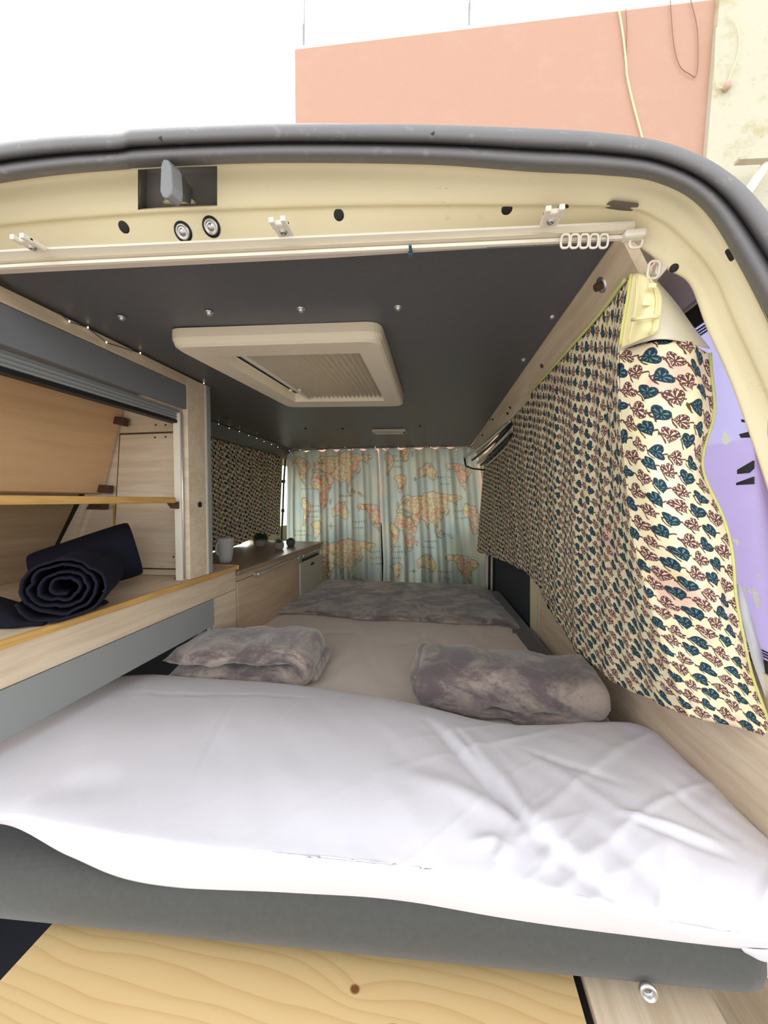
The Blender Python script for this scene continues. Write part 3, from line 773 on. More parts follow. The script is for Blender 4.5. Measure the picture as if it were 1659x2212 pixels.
# folded fleece blankets: cloth swept along a folded path
def fold(path, wy, th, amp, seed, n=70, m=28, yc=0., noise_s=14.):
    P = cr(np.asarray(path, float), np.linspace(0, 1, n)); V = []
    for i in range(n):
        t = P[min(i+1, n-1)]-P[max(i-1, 0)]; t /= np.linalg.norm(t); nn = np.array((-t[1], t[0]))
        e = i/(n-1); cap = min(1, math.sqrt(max(0, 1-max(0, 1-e/.05)**2)+1e-6), math.sqrt(max(0, 1-max(0, 1-(1-e)/.05)**2)+1e-6)); cap = max(cap, .02)
        for k in range(m):
            a = 2*math.pi*k/m; ca, sa = math.cos(a), math.sin(a)
            yy = wy/2*math.copysign(abs(ca)**.45, ca)*(.9+.1*cap); o = th/2*math.copysign(abs(sa)**.75, sa)*cap
            q = np.array((P[i][0]+nn[0]*o, yc+yy, P[i][1]+nn[1]*o))
            r = 1+0*o; d = amp*nz((q[0], q[1], q[2]), noise_s, seed)+amp*.5*nz((q[0], q[1], q[2]), noise_s*2.6, seed+3)
            q += np.array((nn[0]*math.copysign(1, sa), ca*.6, nn[1]*math.copysign(1, sa)))*d
            V.append(q)
    F = [tuple(reversed(f)) for f in [(i*m+k, i*m+(k+1) % m, (i+1)*m+(k+1) % m, (i+1)*m+k) for i in range(n-1) for k in range(m)]]
    F += [tuple(range(m)), tuple((n-1)*m+k for k in range(m-1, -1, -1))]
    return V, F
def place(V, c, yaw):
    V = np.asarray(V, float); cz, sz = math.cos(yaw), math.sin(yaw)
    return np.stack([c[0]+V[:, 0]*cz-V[:, 1]*sz, c[1]+V[:, 0]*sz+V[:, 1]*cz, c[2]+V[:, 2]], axis=1)
Lp = [(-.185, .027), (-.08, .027), (.03, .026), (.12, .026), (.172, .030), (.188, .055), (.172, .088), (.12, .092), (.03, .086), (-.08, .083), (-.195, .072)]
V, F = fold(Lp, .20, .050, .010, 1.5)
b1 = thing('folded_blanket', 'left folded grey fleece blanket, two limp layers with a rounded fold at its right', 'blanket', (-.44, .97, -.5), 'folded fleece blankets on the bed')
cL = AZ(522, 1483, -.495)
mesh('fleece', place(V, (cL[0]-.03, cL[1]+.085, -.503), .10), F, PLUSH, b1, smooth=True)
V, F = fold([(-.15, .012), (0, .012), (.14, .014), (.165, .03), (.13, .045), (0, .045)], .17, .022, .006, 4.)
mesh('inner_fold', place(V, (cL[0]+.02, cL[1]+.10, -.495), .10), F, PLUSH, b1, smooth=True)
Rp = [(.195, .018), (.1, .017), (0, .017), (-.12, .02), (-.19, .045), (-.185, .078), (-.1, .080), (0, .082), (.1, .081), (.2, .074)]
b2 = thing('folded_blanket', 'right folded grey fleece blanket, the thick roll lying nearest the side panel', 'blanket', (.13, .93, -.5), 'folded fleece blankets on the bed')
cR = AZ(1120, 1585, -.495)
V, F = fold([(-.205, .085), (-.1, .086), (0, .087), (.1, .086), (.205, .078)], .185, .092, .010, 7.3)
mesh('fleece', place(V, (cR[0]-.015, cR[1]+.10, -.508), -.04), F, PLUSHR, b2, smooth=True)
V, F = fold([(.2, .020), (.1, .022), (0, .022), (-.1, .026), (-.19, .040), (-.212, .075), (-.205, .10)], .19, .040, .008, 2.2)
mesh('inner_fold', place(V, (cR[0]+.0, cR[1]+.115, -.497), -.04), F, PLUSHR, b2, smooth=True)

# ================================================================== LEFT FURNITURE
XF = -.70
base = thing('base_cabinet', 'low birch bench cabinet with half open grey sliding panel beside the bed', 'cabinet', (-.9, .75, -1.02))
box('front_panel', (XF-.016, .30, -.305), (XF, 1.172, -.240), BIRCH, base, .001)
box('front_return', (XF-.016, 1.045, -1.015), (XF, 1.172, -.307), BIRCH, base, .001)
box('grey_slide_panel', (XF-.004, .30, -.388), (XF+.003, 1.043, -.306), GREYLAM, base, .001)
box('guide_track', (XF-.014, 1.030, -1.0), (XF-.002, 1.044, -.390), ALU, base)
box('carcass_back', (-1.18, .30, -1.015), (-1.16, 1.17, -.25), BLACKPL, base)
box('carcass_end', (-1.16, 1.15, -1.015), (XF-.018, 1.17, -.25), BLACKPL, base)
wt = thing('bench_top', 'birch bench top with golden pine edge carrying the black rolls', 'worktop', (-.9, .75, -.24))
box('top', (-1.2, .30, -.239), (XF-.004, 1.172, -.2255), BIRCH, wt, .0005)
box('edge_band', (XF-.004, .30, -.2395), (XF+.008, 1.172, -.225), PLYEDGE, wt, .003)
box('end_band', (-1.0, 1.172, -.2395), (XF+.008, 1.182, -.2235), mat('cream_edge', color=(206, 170, 118), rough=.5), wt, .003)

kc = thing('kitchen_cabinet', 'brown birch kitchen unit with long bar handles beyond the bench', 'cabinet', (-.9, 1.5, -1.02))
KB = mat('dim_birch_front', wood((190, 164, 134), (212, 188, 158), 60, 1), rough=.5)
box('front_panel', (XF-.016, 1.183, -1.015), (XF-.001, 1.735, -.284), KB, kc, .001)
box('upper_rail', (XF-.016, 1.183, -.282), (XF-.003, 2.10, -.262), KB, kc, .001)
box('carcass', (-1.2, 1.19, -1.015), (XF-.018, 1.735, -.264), BLACKPL, kc)
def handle(a, b, z, par):
    h = tube('bar_handle', [(XF+.016, a, z), (XF+.016, (a+b)/2, z), (XF+.016, b, z)], .0045, ALU, par)
    for y in (a+.01, b-.01): box('handle_foot', (XF-.002, y-.008, z-.006), (XF+.022, y+.008, z+.006), ALU, h, .002)
handle(1.29, 1.70, -.278, kc); handle(1.745, 2.09, -.278, kc)
ct = thing('kitchen_worktop', 'dark brown laminate worktop carrying the mug and small plants', 'worktop', (-.9, 1.6, -.26))
box('slab', (-1.22, 1.183, -.262), (XF+.004, 2.11, -.246), COUNTER, ct, .002)
fg = thing('fridge', 'cream front fridge box under the far end of the worktop', 'fridge', (-.9, 1.9, -1.02))
box('body', (-1.2, 1.745, -1.015), (XF-.012, 2.10, -.264), FRIDGE, fg, .004)
dr = box('door', (XF-.010, 1.750, -1.0), (XF+.004, 2.098, -.315), FRIDGE, fg, .006)
box('grip_recess', (XF-.008, 1.80, -.313), (XF-.002, 2.04, -.303), BLACKPL, fg)
box('display', (XF+.004, 1.90, -.352), (XF+.0055, 1.945, -.338), BLACKPL, dr, 0)

# tall storage cabinet
cb = thing('storage_cabinet', 'open birch wall cabinet with grey roller front raised and one shelf', 'cabinet', (-.9, .7, -.225))
box('top_rail', (XF-.016, .30, .318), (XF, .94, .343), BIRCH, cb, .001)
box('fascia', (XF-.012, .30, .252), (XF-.002, .94, .317), FASCIA, cb, .001)
rs = box('roller_shutter', (XF-.040, .30, .222), (XF-.022, .935, .251), GREYLAM, cb, .003)
for k in range(3): box('shutter_groove', (XF-.022, .30, .227+k*.008), (XF-.0205, .935, .230+k*.008), FASCIA, rs, 0)
box('shutter_lip', (XF-.044, .30, .212), (XF-.020, .935, .221), BLACKPL, rs, .002)
box('stile', (XF-.016, .94, -.2245), (XF, 1.022, .343), BIRCHZ, cb, .001)
box('stile_edge', (XF-.3, 1.023, -.2245), (XF+.002, 1.042, .343), GREYLAM, cb, .001)
box('stile_lining', (XF-.001, 1.017, -.224), (XF+.001, 1.0225, .343), WHITEPL, cb, 0)
box('guide_track', (XF-.034, .925, -.2245), (XF-.014, .939, .24), WHITEPL, cb, .001)
tk = tube('track_core', [(XF-.013, .932, -.22), (XF-.013, .932, 0), (XF-.013, .932, .24)], .003, ALU, cb)
lathe('lock', [(.008, 0), (.0085, .002), (.0072, .003), (.0045, .003), (.004, .001), (.0001, .001)], AX(431, 1090, XF), BLACKPL, cb, axis=(1, 0, 0))
# end panel with its removable inset
box('end_panel', (-1.18, .985, -.2245), (XF-.018, .998, .34), BIRCHZ, cb, .001)
def EP(px, py, y=.985): return AY(px, py, y)
ins = [EP(262, 940), EP(399, 935), EP(399, 1228), EP(246, 1225)]
prism('inset_shadow_line', [EP(259, 936), EP(402, 931), EP(402, 1231), EP(243, 1228)], (0, -.0015, 0), RUSTBOLT, cb)  # dark plate behind the inset draws the shade in its joint
ii = prism('inset_panel', ins, (0, -.004, 0), BIRCHZ, cb, .0008)
for px, py in ((337, 897), (358, 896), (337, 918), (358, 918), (335, 945), (358, 944), (274, 1200), (375, 1203)):
    lathe('screw', [(.003, 0), (.003, .0012), (.0001, .0008)], EP(px, py, .981 if py > 930 else .985), RUSTBOLT, cb, axis=(0, -1, 0), n=8)
prism('seam_batten', [EP(245, 1090), EP(249, 1090), EP(251, 1200), EP(247, 1200)], (0, -.003, 0), PLYEDGE, cb)
# sloping back: upper ply panel, lower panel and a black sheet painted as the gap's shade
bp0 = AY(270, 862, .975); bp1 = AY(222, 1065, .975)
up = [bp0, bp1, np.array((bp1[0], .30, bp1[2])), np.array((bp0[0], .30, bp0[2]))]
prism('back_upper', up, (-.01, 0, -.004), PLY, cb)
lo1 = AY(152, 1200, .975); lo0 = AY(170, 1085, .975)
lp = [np.array((bp1[0]-.03, .93, bp1[2]+.0)), np.array((lo1[0]-.02, .90, -.225)), np.array((lo1[0]-.02, .30, -.225)), np.array((bp1[0]-.03, .30, bp1[2]))]
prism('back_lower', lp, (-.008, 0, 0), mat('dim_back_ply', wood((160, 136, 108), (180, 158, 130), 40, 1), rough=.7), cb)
prism('back_gap_shade', [np.array((bp1[0]-.05, .925, bp1[2])), np.array((bp1[0]-.05, .965, bp1[2])), np.array((lo1[0]-.04, .93, -.22)), np.array((lo1[0]-.04, .90, -.22))], (-.004, 0, 0), BLACKPL, cb)
prism('back_top', [bp0, np.array((bp0[0], .30, bp0[2])), np.array((XF-.05, .30, bp0[2]+.035)), np.array((XF-.05, .975, bp0[2]+.035))], (0, 0, .008), FASCIA, cb)
sh = thing('cabinet_shelf', 'thin birch shelf with golden front edge inside the open cabinet', 'shelf', (-.9, .6, 0))
zs = -.001
box('board', (-1.09, .30, zs-.006), (XF-.020, .90, zs+.008), BIRCH, sh, .0005)
box('edge_band', (XF-.020, .30, zs-.007), (XF-.010, .903, zs+.009), PLYEDGE, sh, .003)
def brk(poly, y, d=.02): prism('corner_bracket', [AY(a, b, y) for a, b in poly], (0, -d, 0), BROWNPL, cb, .001)
brk([(254, 902), (280, 905), (277, 922), (252, 917)], .975)
brk([(220, 1047), (246, 1049), (244, 1066), (217, 1063)], .975)
brk([(365, 1083), (390, 1084), (390, 1099), (376, 1098)], .93, .014)
brk([(207, 1086), (236, 1087), (235, 1101), (198, 1100)], .96)
brk([(390, 1241), (403, 1241), (402, 1259), (381, 1258)], .965)

# ------------------------------------------------------------------ black rolls on the bench
def roll(r0, r1, turns, L, sx, sz, seed, n=190, tail=None):
    pts = []
    for i in range(n):
        t = i/(n-1); a = -2*math.pi*turns*t-1.2; r = r0+(r1-r0)*t
        w = 1+.17*nz((math.cos(a), math.sin(a), t*2.2), 1.7, seed)*(1.5-t)+.06*nz((math.cos(a), math.sin(a), t*5), 4.5, seed)
        pts.append((sx*r*w*math.cos(a), sz*r*w*math.sin(a)))
    if tail: pts += tail(pts[-1])
    pts = np.array(pts); n = len(pts); m = 18; G = np.zeros((n, m, 3))
    for j in range(m):
        q = j/(m-1)
        for i in range(n):
            t = i/(n-1); jag = .010*nz((t*12, seed, q), 1.)
            G[i, j] = (pts[i, 0], (q-.5)*L+(jag if j in (0, m-1) else 0)+.02*(1-t)*(1-2*q)*.3, pts[i, 1])
            G[i, j] += .0025*np.array((nz(G[i, j], 22, seed), 0, nz(G[i, j], 22, seed+5)))
    return G
def put(name, G, th, c, yaw, tilt, m, par):
    vv, ff = thicken(G, th); V = np.asarray(vv)
    ct_, st_ = math.cos(tilt), math.sin(tilt)
    V = np.stack([V[:, 0]*ct_+V[:, 2]*st_, V[:, 1], -V[:, 0]*st_+V[:, 2]*ct_], axis=1)
    V = place(V, c, yaw); V[:, 2] += max(0, -.2245-V[:, 2].min()); return mesh(name, V, ff, m, par, smooth=True)
c1 = AZ(120, 1345, -.225)
r1_ = thing('rolled_blanket', 'tightly rolled black cloth showing its spiral end, its tail lying flat on the bench', 'blanket', (c1[0], c1[1], -.225), 'black rolls on the bench')
def tail(e):
    return [(e[0]-.012*k*1.0, e[1]*.0-.0645+.002*math.sin(k*.9)-(.000)*k) for k in range(1, 15)]
G = roll(.010, .062, 4.25, .17, 1.08, .93, 2.)
put('roll', G, .0045, (c1[0]-.03, c1[1]+.065, -.160), .62, 0, BLACKCLOTH, r1_)
tc = [[AZ(95, 1345, -.219), AZ(110, 1335, -.219), AZ(130, 1325, -.219)], [AZ(60, 1345, -.215), AZ(60, 1325, -.21), AZ(80, 1310, -.215)], [AZ(20, 1352, -.217), AZ(18, 1322, -.202), AZ(40, 1300, -.21)], [AZ(-20, 1352, -.219), AZ(-30, 1320, -.21), AZ(-10, 1285, -.21)]]
vv, ff = thicken(surf(tc, 24, 16), .006); mesh('tail', vv, ff, BLACKCLOTH, r1_, smooth=True)
c2 = AZ(240, 1290, -.225)
r2_ = thing('rolled_blanket', 'plump smooth black cloth roll lying behind the spiral one on the bench', 'blanket', (c2[0], c2[1], -.225), 'black rolls on the bench')
ctrl = []
for t, rw in ((-.5, .0003), (-.495, .04), (-.46, .054), (-.2, .064), (.1, .073), (.38, .077), (.47, .076), (.492, .070), (.499, .045), (.5, .0003)):
    ctrl.append([(t*.21, rw*math.cos(a)*(1+.05*math.cos(3*a+1)), rw*.96*math.sin(a)*(1+.04*math.cos(2*a))) for a in np.linspace(0, 2*math.pi, 25)])
G = surf(ctrl, 70, 72)
for i in range(70):
    for j in range(72):
        q = G[i, j if j < 71 else 0]; G[i, j] = G[i, j]*np.array((1, 1+.08*nz(q, 11, 3), 1+.08*nz(q, 11, 3)))
V = G.reshape(-1, 3); ta = -.22
V = np.stack([V[:, 0]*math.cos(ta)+V[:, 2]*math.sin(ta), V[:, 1], -V[:, 0]*math.sin(ta)+V[:, 2]*math.cos(ta)], axis=1)
pc = AY(190, 1212, .80); V = place(V, pc, .80); V[:, 2] += max(0, -.2245-V[:, 2].min())
mesh('roll', V, gridf(70, 72), BLACKCLOTH, r2_, smooth=True)
fc = [[AZ(205, 1318, -.222), AZ(215, 1310, -.215), AZ(235, 1300, -.222)], [AZ(190, 1300, -.200), AZ(205, 1290, -.198), AZ(215, 1285, -.21)], [AZ(175, 1270, -.185), AZ(190, 1262, -.180), AZ(205, 1258, -.19)]]
vv, ff = thicken(surf(fc, 14, 12), .004); mesh('loose_flap', vv, ff, BLACKCLOTH, r2_, smooth=True)

# ------------------------------------------------------------------ worktop things
def zt(px, py): return AZ(px, py, -.246)
c = zt(487, 1214); mg = thing('mug', 'pale grey ceramic mug at the near end of the brown worktop', 'mug', c)
k = .80
lathe('body', [(.0001, .0), (.026*k, 0), (.031*k, .004), (.034*k, .02), (.041*k, .085), (.043*k, .098*k+.018), (.0405*k, .098*k+.018), (.038*k, .08), (.030*k, .012), (.0001, .010)], c, CERAM, mg)
hp = [c+np.array((.034*k*math.sin(-.3)+.0, -.034*k, 0))+np.array((-.008*0, -.004-.017*math.sin(t), .058+.024*math.cos(t))) for t in np.linspace(0, math.pi, 12)]
tube('handle', hp, .0042, CERAM, mg)
def leafq(p, d, l, w):
    d = np.asarray(d, float); d /= np.linalg.norm(d); s = np.cross(d, (0.3, .2, 1.)); s /= np.linalg.norm(s); n = np.cross(s, d)
    v = [p, p+d*l*.5+s*w+n*w*.4, p+d*l, p+d*l*.5-s*w+n*w*.4, p+d*l*.5-n*w*.3]
    return v, [(0, 1, 4), (1, 2, 4), (2, 3, 4), (3, 0, 4)]
def pot(label, px, py, r, h, m, kind):
    c = zt(px, py); t = thing('potted_plant', label, 'plant', c, 'little potted plants on the worktop')
    lathe('pot', [(.0001, 0), (r*.62, 0), (r*.8, h*.12), (r, h*.5), (r*.97, h*.8), (r*.86, h), (r*.74, h), (r*.74, h*.85), (.0001, h*.85)], c, m, t)
    lathe('soil', [(r*.73, h*.86), (r*.4, h*.93), (.0001, h*.94)], c, SOIL, t, n=16)
    P = []; rnd = random.Random(px)
    top = c+np.array((0, 0, h*.92))
    if kind == 'bush':
        for _ in range(420):
            th, ph = rnd.uniform(0, 6.28), math.acos(rnd.uniform(-.15, 1)); d = np.array((math.sin(ph)*math.cos(th), math.sin(ph)*math.sin(th), math.cos(ph)))
            P.append(leafq(top+d*r*np.array((.95, .95, .85))*rnd.uniform(.5, 1.0), d+np.array([rnd.uniform(-.6, .6) for _ in range(3)]), r*.32, r*.09))
        V, F = join(P); o = mesh('foliage', V, F, LEAF, t); o['kind'] = 'stuff'
    elif kind == 'spiky':
        for q in range(16):
            th = q*2.4; el = .35+.9*(q/16)
            d = np.array((math.cos(th)*math.cos(el), math.sin(th)*math.cos(el), math.sin(el)))
            v, f = tubeg([top, top+d*r*.5, top+d*r*(1.1+.4*rnd.random())], [r*.13, r*.12, r*.01], 5); mesh('leaf', v, f, LEAF2, t, smooth=True)
    else:
        for q in range(22):
            th = q*2.4; el = .15+1.1*(q/22); d = np.array((math.cos(th)*math.cos(el), math.sin(th)*math.cos(el), math.sin(el)))
            v, f = leafq(top-np.array((0, 0, r*.05)), d, r*(1.05-.4*q/22), r*.22); mesh('leaf', v, f, LEAF, t)
pot('rounded leafy plant in the widest grey bowl pot', 563, 1181, .036, .042, POT, 'bush')
pot('spiky succulent in the middle pale grey pot', 603, 1187, .024, .036, POT, 'spiky')
pot('rosette succulent in the farthest dark grey pot', 628, 1180, .023, .036, POTD, 'rosette')

# ================================================================== CEILING VENT, LAMP, FAIRY LIGHTS
vt = thing('roof_vent', 'cream square roof hatch frame with a drawn pleated blind', 'vent', (-.33, .95, .34))
inset = hq
def rounded(q, r, n=6):
    out = []
    for i in range(4):
        p, a, b = q[i], q[i-1], q[(i+1) % 4]
        da = (a-p)/np.linalg.norm(a-p); db = (b-p)/np.linalg.norm(b-p)
        for k in range(n+1):
            s = k/n; out.append(p+da*r*(1-s)**2+db*r*s**2)
    return out
loops = [rounded(inset(1.0, .343), .03), rounded(inset(1.0, .325), .03), rounded(inset(.985, .313), .03), rounded(inset(.96, .309), .03), rounded(inset(.73, .311), .004), rounded(inset(.72, .325), .004), rounded(inset(.72, .338), .004)]
n = len(loops[0]); V = [p for l in loops for p in l]; F = []
for a in range(len(loops)-1):
    for i in range(n): F.append((a*n+i, a*n+(i+1) % n, (a+1)*n+(i+1) % n, (a+1)*n+i))
mesh('frame', V, F, VENTPL, vt, smooth=False, bevel=.0)
q = inset(.725, .330); na = 37; row = []
blind = []
for i in range(na):
    s = .16+.84*(i-(.62 if i % 2 else 0))/(na-1); z = .320+(.013 if i % 2 else 0)
    a = q[0]*(1-s)+q[1]*s; b = q[3]*(1-s)+q[2]*s
    blind.append([(a[0], a[1], z), ((a[0]+b[0])/2, (a[1]+b[1])/2, z), (b[0], b[1], z)])
vv, ff = thicken(np.array(blind), .0008); mesh('pleated_blind', vv, ff, PLEAT, vt)
prism('blind_bar', [q[0]*.86+q[1]*.14+np.array((0, 0, -.012)), q[0]*.82+q[1]*.18+np.array((0, 0, -.012)), q[3]*.82+q[2]*.18+np.array((0, 0, -.012)), q[3]*.86+q[2]*.14+np.array((0, 0, -.012))], (0, 0, .008), WHITEPL, vt)
g = q[3]*.85+q[2]*.15; g = g*.75+(q[0]*.85+q[1]*.15)*.25
for s in (-.012, .016): box('blind_clip', g+np.array((s-.004, -.01, -.016)), g+np.array((s+.004, .004, -.009)), WHITEPL, vt, .001)
prism('hatch_dome', [(h0-.03, h2-.03, .435), (h1+.03, h2-.03, .435), (h1+.03, h3+.03, .438), (h0-.03, h3+.03, .438)], (0, 0, .006), translucent(mat('hatch_dome_plastic', color=(225, 222, 214), rough=.5), .6), vt)
for (xa_, ya_, xb_, yb_) in ((h0-.03, h2-.03, h1+.03, h2-.015), (h0-.03, h3+.015, h1+.03, h3+.03), (h0-.03, h2-.015, h0-.015, h3+.015), (h1+.015, h2-.015, h1+.03, h3+.015)):
    box('hatch_kerb', (xa_, ya_, .395), (xb_, yb_, .435), VENTPL, vt, 0)
lm = thing('ceiling_lamp', 'small white oblong reading lamp on the dark ceiling near the map curtains', 'lamp', (-.26, 1.79, .34))
l0 = AZ(803, 927, .345); l1 = AZ(876, 926, .345)
prism('housing', [l0, l1, l1+np.array((.003, .055, 0)), l0+np.array((.003, .055, 0))], (0, 0, -.012), WHITEPL, lm, .002)
prism('lens', [l0+np.array((.008, .004, -.012)), l1+np.array((-.012, .004, -.012)), l1+np.array((-.012, .052, -.012)), l0+np.array((.008, .052, -.012))], (0, 0, -.005), mat('lamp_lens', color=(190, 184, 172), rough=.2), lm, .002)
box('switch', l1+np.array((-.010, .02, -.016)), l1+np.array((-.003, .03, -.012)), BLACKPL, lm, 0)
for bt in range(1): pass
fl_ = thing('string_lights', 'thin wire of tiny glowing fairy lights along the ceiling edge above the cabinet', 'string lights', (-.7, .7, .33))
pts = [AZ(-40, 575, .338)]+[AX(px, py, XF+.004) for px, py in ((10, 615), (45, 620), (100, 652), (150, 695), (190, 708), (230, 740), (303, 763), (355, 775), (395, 800), (440, 828))]
pts += [np.array((-.72, 1.06, .335)), np.array((-.86, 1.2, .335))]+[AX(px, py, -.99) for px, py in ((472, 916), (495, 925), (517, 932), (537, 941), (554, 947), (570, 954), (586, 960), (600, 966))]+[AY(px, py, 2.37) for px, py in ((625, 974), (648, 972), (700, 971), (745, 966), (810, 966), (860, 967), (930, 966), (985, 971))]
tube('wire', pts, .0009, WIRE, fl_, 5)
for p in pts[2:]:
    v, f = tubeg([p+np.array((.002, -.002, -.002)), p+np.array((.002, -.002, .001))], .0011, 6); mesh('bulb', v, f, LED, fl_)

# ================================================================== LEAF-PRINT CURTAINS
def arc_uv(G):
    du = np.linalg.norm(np.diff(G, axis=0), axis=2); dv = np.linalg.norm(np.diff(G, axis=1), axis=2)
    u = np.vstack([np.zeros((1, G.shape[1])), np.cumsum(du, axis=0)]); v = np.hstack([np.zeros((G.shape[0], 1)), np.cumsum(dv, axis=1)])
    u = np.repeat(u.mean(axis=1, keepdims=True), G.shape[1], axis=1)
    v = v-v[:, -1:]*.0
    return np.stack([u, -v], axis=2)
cur = thing('patterned_curtain', 'long leaf print curtain over the right side window, its near end turned back', 'curtain', (.3, 1.2, -.3))
rid = [(1360, 600), (1338, 755), (1340, 880), (1352, 1000), (1368, 1150), (1395, 1260), (1430, 1380), (1490, 1548)]
ridY = [.535, .545, .55, .555, .565, .575, .585, .60]
fr_ = [(y-606)/(1548-606) for _, y in rid]
cols = [((1046, 1002), 2.25, (1031, 1192), 2.25), ((1075, 950), 1.8, (1095, 1215), 1.8), ((1110, 893), 1.34, (1148, 1246), 1.5), ((1168, 830), .97, (1180, 1300), 1.3), ((1232, 760), .75, (1240, 1398), 1.04), ((1295, 690), .63, (1330, 1475), .82)]
ctrl = []
for (t0, y0_, b0, y1_) in cols:
    c = []
    for f_ in fr_:
        bow = .0
        c.append(AY(t0[0]+(b0[0]-t0[0])*f_, t0[1]+(b0[1]-t0[1])*f_, y0_+(y1_-y0_)*f_))
    ctrl.append(c)
ctrl.append([AY(*p, y) for p, y in zip(rid, ridY)])
Ga = surf(ctrl, 260, 120)
Na = normals(Ga); sgn = -1 if Na[200, 60][0] > 0 else 1
uva = arc_uv(Ga); su = uva[:, :, 0]
wave = (.0022*np.sin(su*42)+.0016*np.sin(su*95+2)+.002*np.sin(su*23))*np.clip(np.linspace(0, 1, 120)/.25, .1, 1)[None, :]
edge = np.clip((uva[-1, 0, 0]-su)/.06, 0, 1)
Ga = Ga+(Na*sgn)*(wave*edge)[:, :, None]
# flap turned towards the rear door
fm = [[(1338, 755, .545), (1395, 742, .515), (1445, 738, .505), (1500, 742, .515), (1532, 762, .535)],
      [(1340, 880, .55), (1390, 862, .515), (1445, 858, .50), (1505, 868, .515), (1541, 885, .54)],
      [(1352, 1000, .555), (1395, 995, .52), (1435, 995, .51), (1480, 1002, .52), (1515, 1012, .545)],
      [(1368, 1150, .565), (1420, 1145, .53), (1470, 1145, .515), (1520, 1140, .525), (1563, 1138, .545)],
      [(1395, 1260, .575), (1450, 1265, .545), (1500, 1275, .53), (1550, 1282, .53), (1590, 1290, .545)],
      [(1430, 1380, .585), (1485, 1395, .565), (1530, 1410, .555), (1575, 1420, .55), (1618, 1430, .555)],
      [(1490, 1548, .60), (1530, 1556, .59), (1570, 1566, .58), (1615, 1578, .575), (1664, 1592, .57)]]
cf = np.array([[AY(*p) for p in r] for r in fm])             # rows(v) x cols(u)
Gf = surf(np.swapaxes(cf, 0, 1), 90, 140)
uvf = arc_uv(Gf)
for i in range(90):
    for j in range(140):
        p = Gf[i, j]; Gf[i, j] = p+np.array((0, 1, 0))*(.004*nz((uvf[i, j, 0]*2.5, uvf[i, j, 1], 0), 14)+.003*math.sin(uvf[i, j, 0]*70+uvf[i, j, 1]*18))*min(1, i/10)
uvf[:, :, 0] += uva[-1, 0, 0]+.012; uvf[:, :, 1] -= .07
V1, F1 = thicken(Ga if sgn > 0 else Ga, .0008*sgn); V2, F2 = thicken(Gf, .0008)
ua = uva.reshape(-1, 2); ub = uvf.reshape(-1, 2)
V, F = join([(V1, F1), (V2, F2)])
mesh('fabric', V, F, HEARTS, cur, smooth=True, uv=np.vstack([ua, ua, ub, ub]))
# piping along top and free edge
tube('top_piping', [Ga[i, 0]+np.array((-.003, -.001, .001)) for i in range(40, 260, 4)], .0028, PIPING, cur, 6)
tube('edge_piping', [Gf[-1, j]+np.array((.0015, 0, 0)) for j in range(0, 140, 3)], .0019, PIPING, cur, 6)
# lining behind the free edge and the turned-over heading with its tape
lc = [[AY(*p) for p in r] for r in ([(1592, 1262, .56), (1600, 1262, .56)], [(1600, 1330, .56), (1622, 1330, .56)], [(1622, 1420, .565), (1648, 1420, .57)], [(1650, 1500, .57), (1690, 1500, .58)], [(1664, 1590, .58), (1720, 1600, .60)])]
vv, ff = thicken(np.array(lc), .001); mesh('lining', vv, ff, WHITELIN, cur, smooth=True)
hd = [[AY(*p) for p in r] for r in ([(1362, 592, .522), (1390, 590, .51), (1412, 596, .515), (1425, 612, .53)], [(1352, 650, .525), (1395, 648, .498), (1430, 645, .505), (1462, 655, .535)], [(1345, 705, .53), (1395, 700, .495), (1450, 694, .50), (1500, 708, .53)], [(1337, 757, .535), (1395, 738, .505), (1450, 733, .495), (1534, 752, .53)])]
Gq = surf(hd, 30, 40); vv, ff = thicken(Gq, -.0012); mesh('turned_lining', vv, ff, LINING, cur, smooth=True)
tp = [[AY(*p) for p in r] for r in ([(1364, 594, .512), (1388, 592, .502), (1408, 600, .503)], [(1356, 650, .514), (1395, 647, .489), (1430, 642, .493)], [(1346, 705, .518), (1390, 700, .488), (1424, 705, .489)], [(1340, 752, .524), (1375, 738, .502), (1416, 720, .492)])]
Gt = surf(tp, 24, 20); vv, ff = thicken(Gt, -.002); hw = mesh('header_tape', vv, ff, TAPE, cur, smooth=True)
for px, py, w, h in ((1410, 616, 9, 5), (1398, 653, 10, 6)):
    prism('tape_pocket', [AY(px-w, py-h, .484), AY(px+w, py-h, .484), AY(px+w-1, py+h, .482), AY(px-w-1, py+h, .482)], (0, .002, 0), TAPE, hw, .0005)
tube('draw_cord', [AY(1366, 691, .492), AY(1385, 687, .479), AY(1405, 684, .478), AY(1422, 685, .483)], .0022, TAPE, hw)
for q in (.25, .8): tube('tape_seam', [Gt[i, int(q*19)]+np.array((0, -.002, 0)) for i in range(0, 24, 2)], .0008, TAPE, hw, 5)
tube('tape_edge', [Gt[i, 0]+np.array((-.001, -.001, 0)) for i in range(0, 24, 2)], .0022, PIPING, hw, 5)
V, F = oval(AY(1412, 583, .498), .0065, .009, .0016); mesh('hook_ring', V, F, WHITEPL, cur, smooth=True)
prism('ring_bracket', [AY(1420, 562, .5), AY(1440, 555, .5), AY(1446, 575, .5), AY(1425, 600, .5), AY(1416, 590, .5)], (0, .012, 0), WHITEPL, cur, .002)

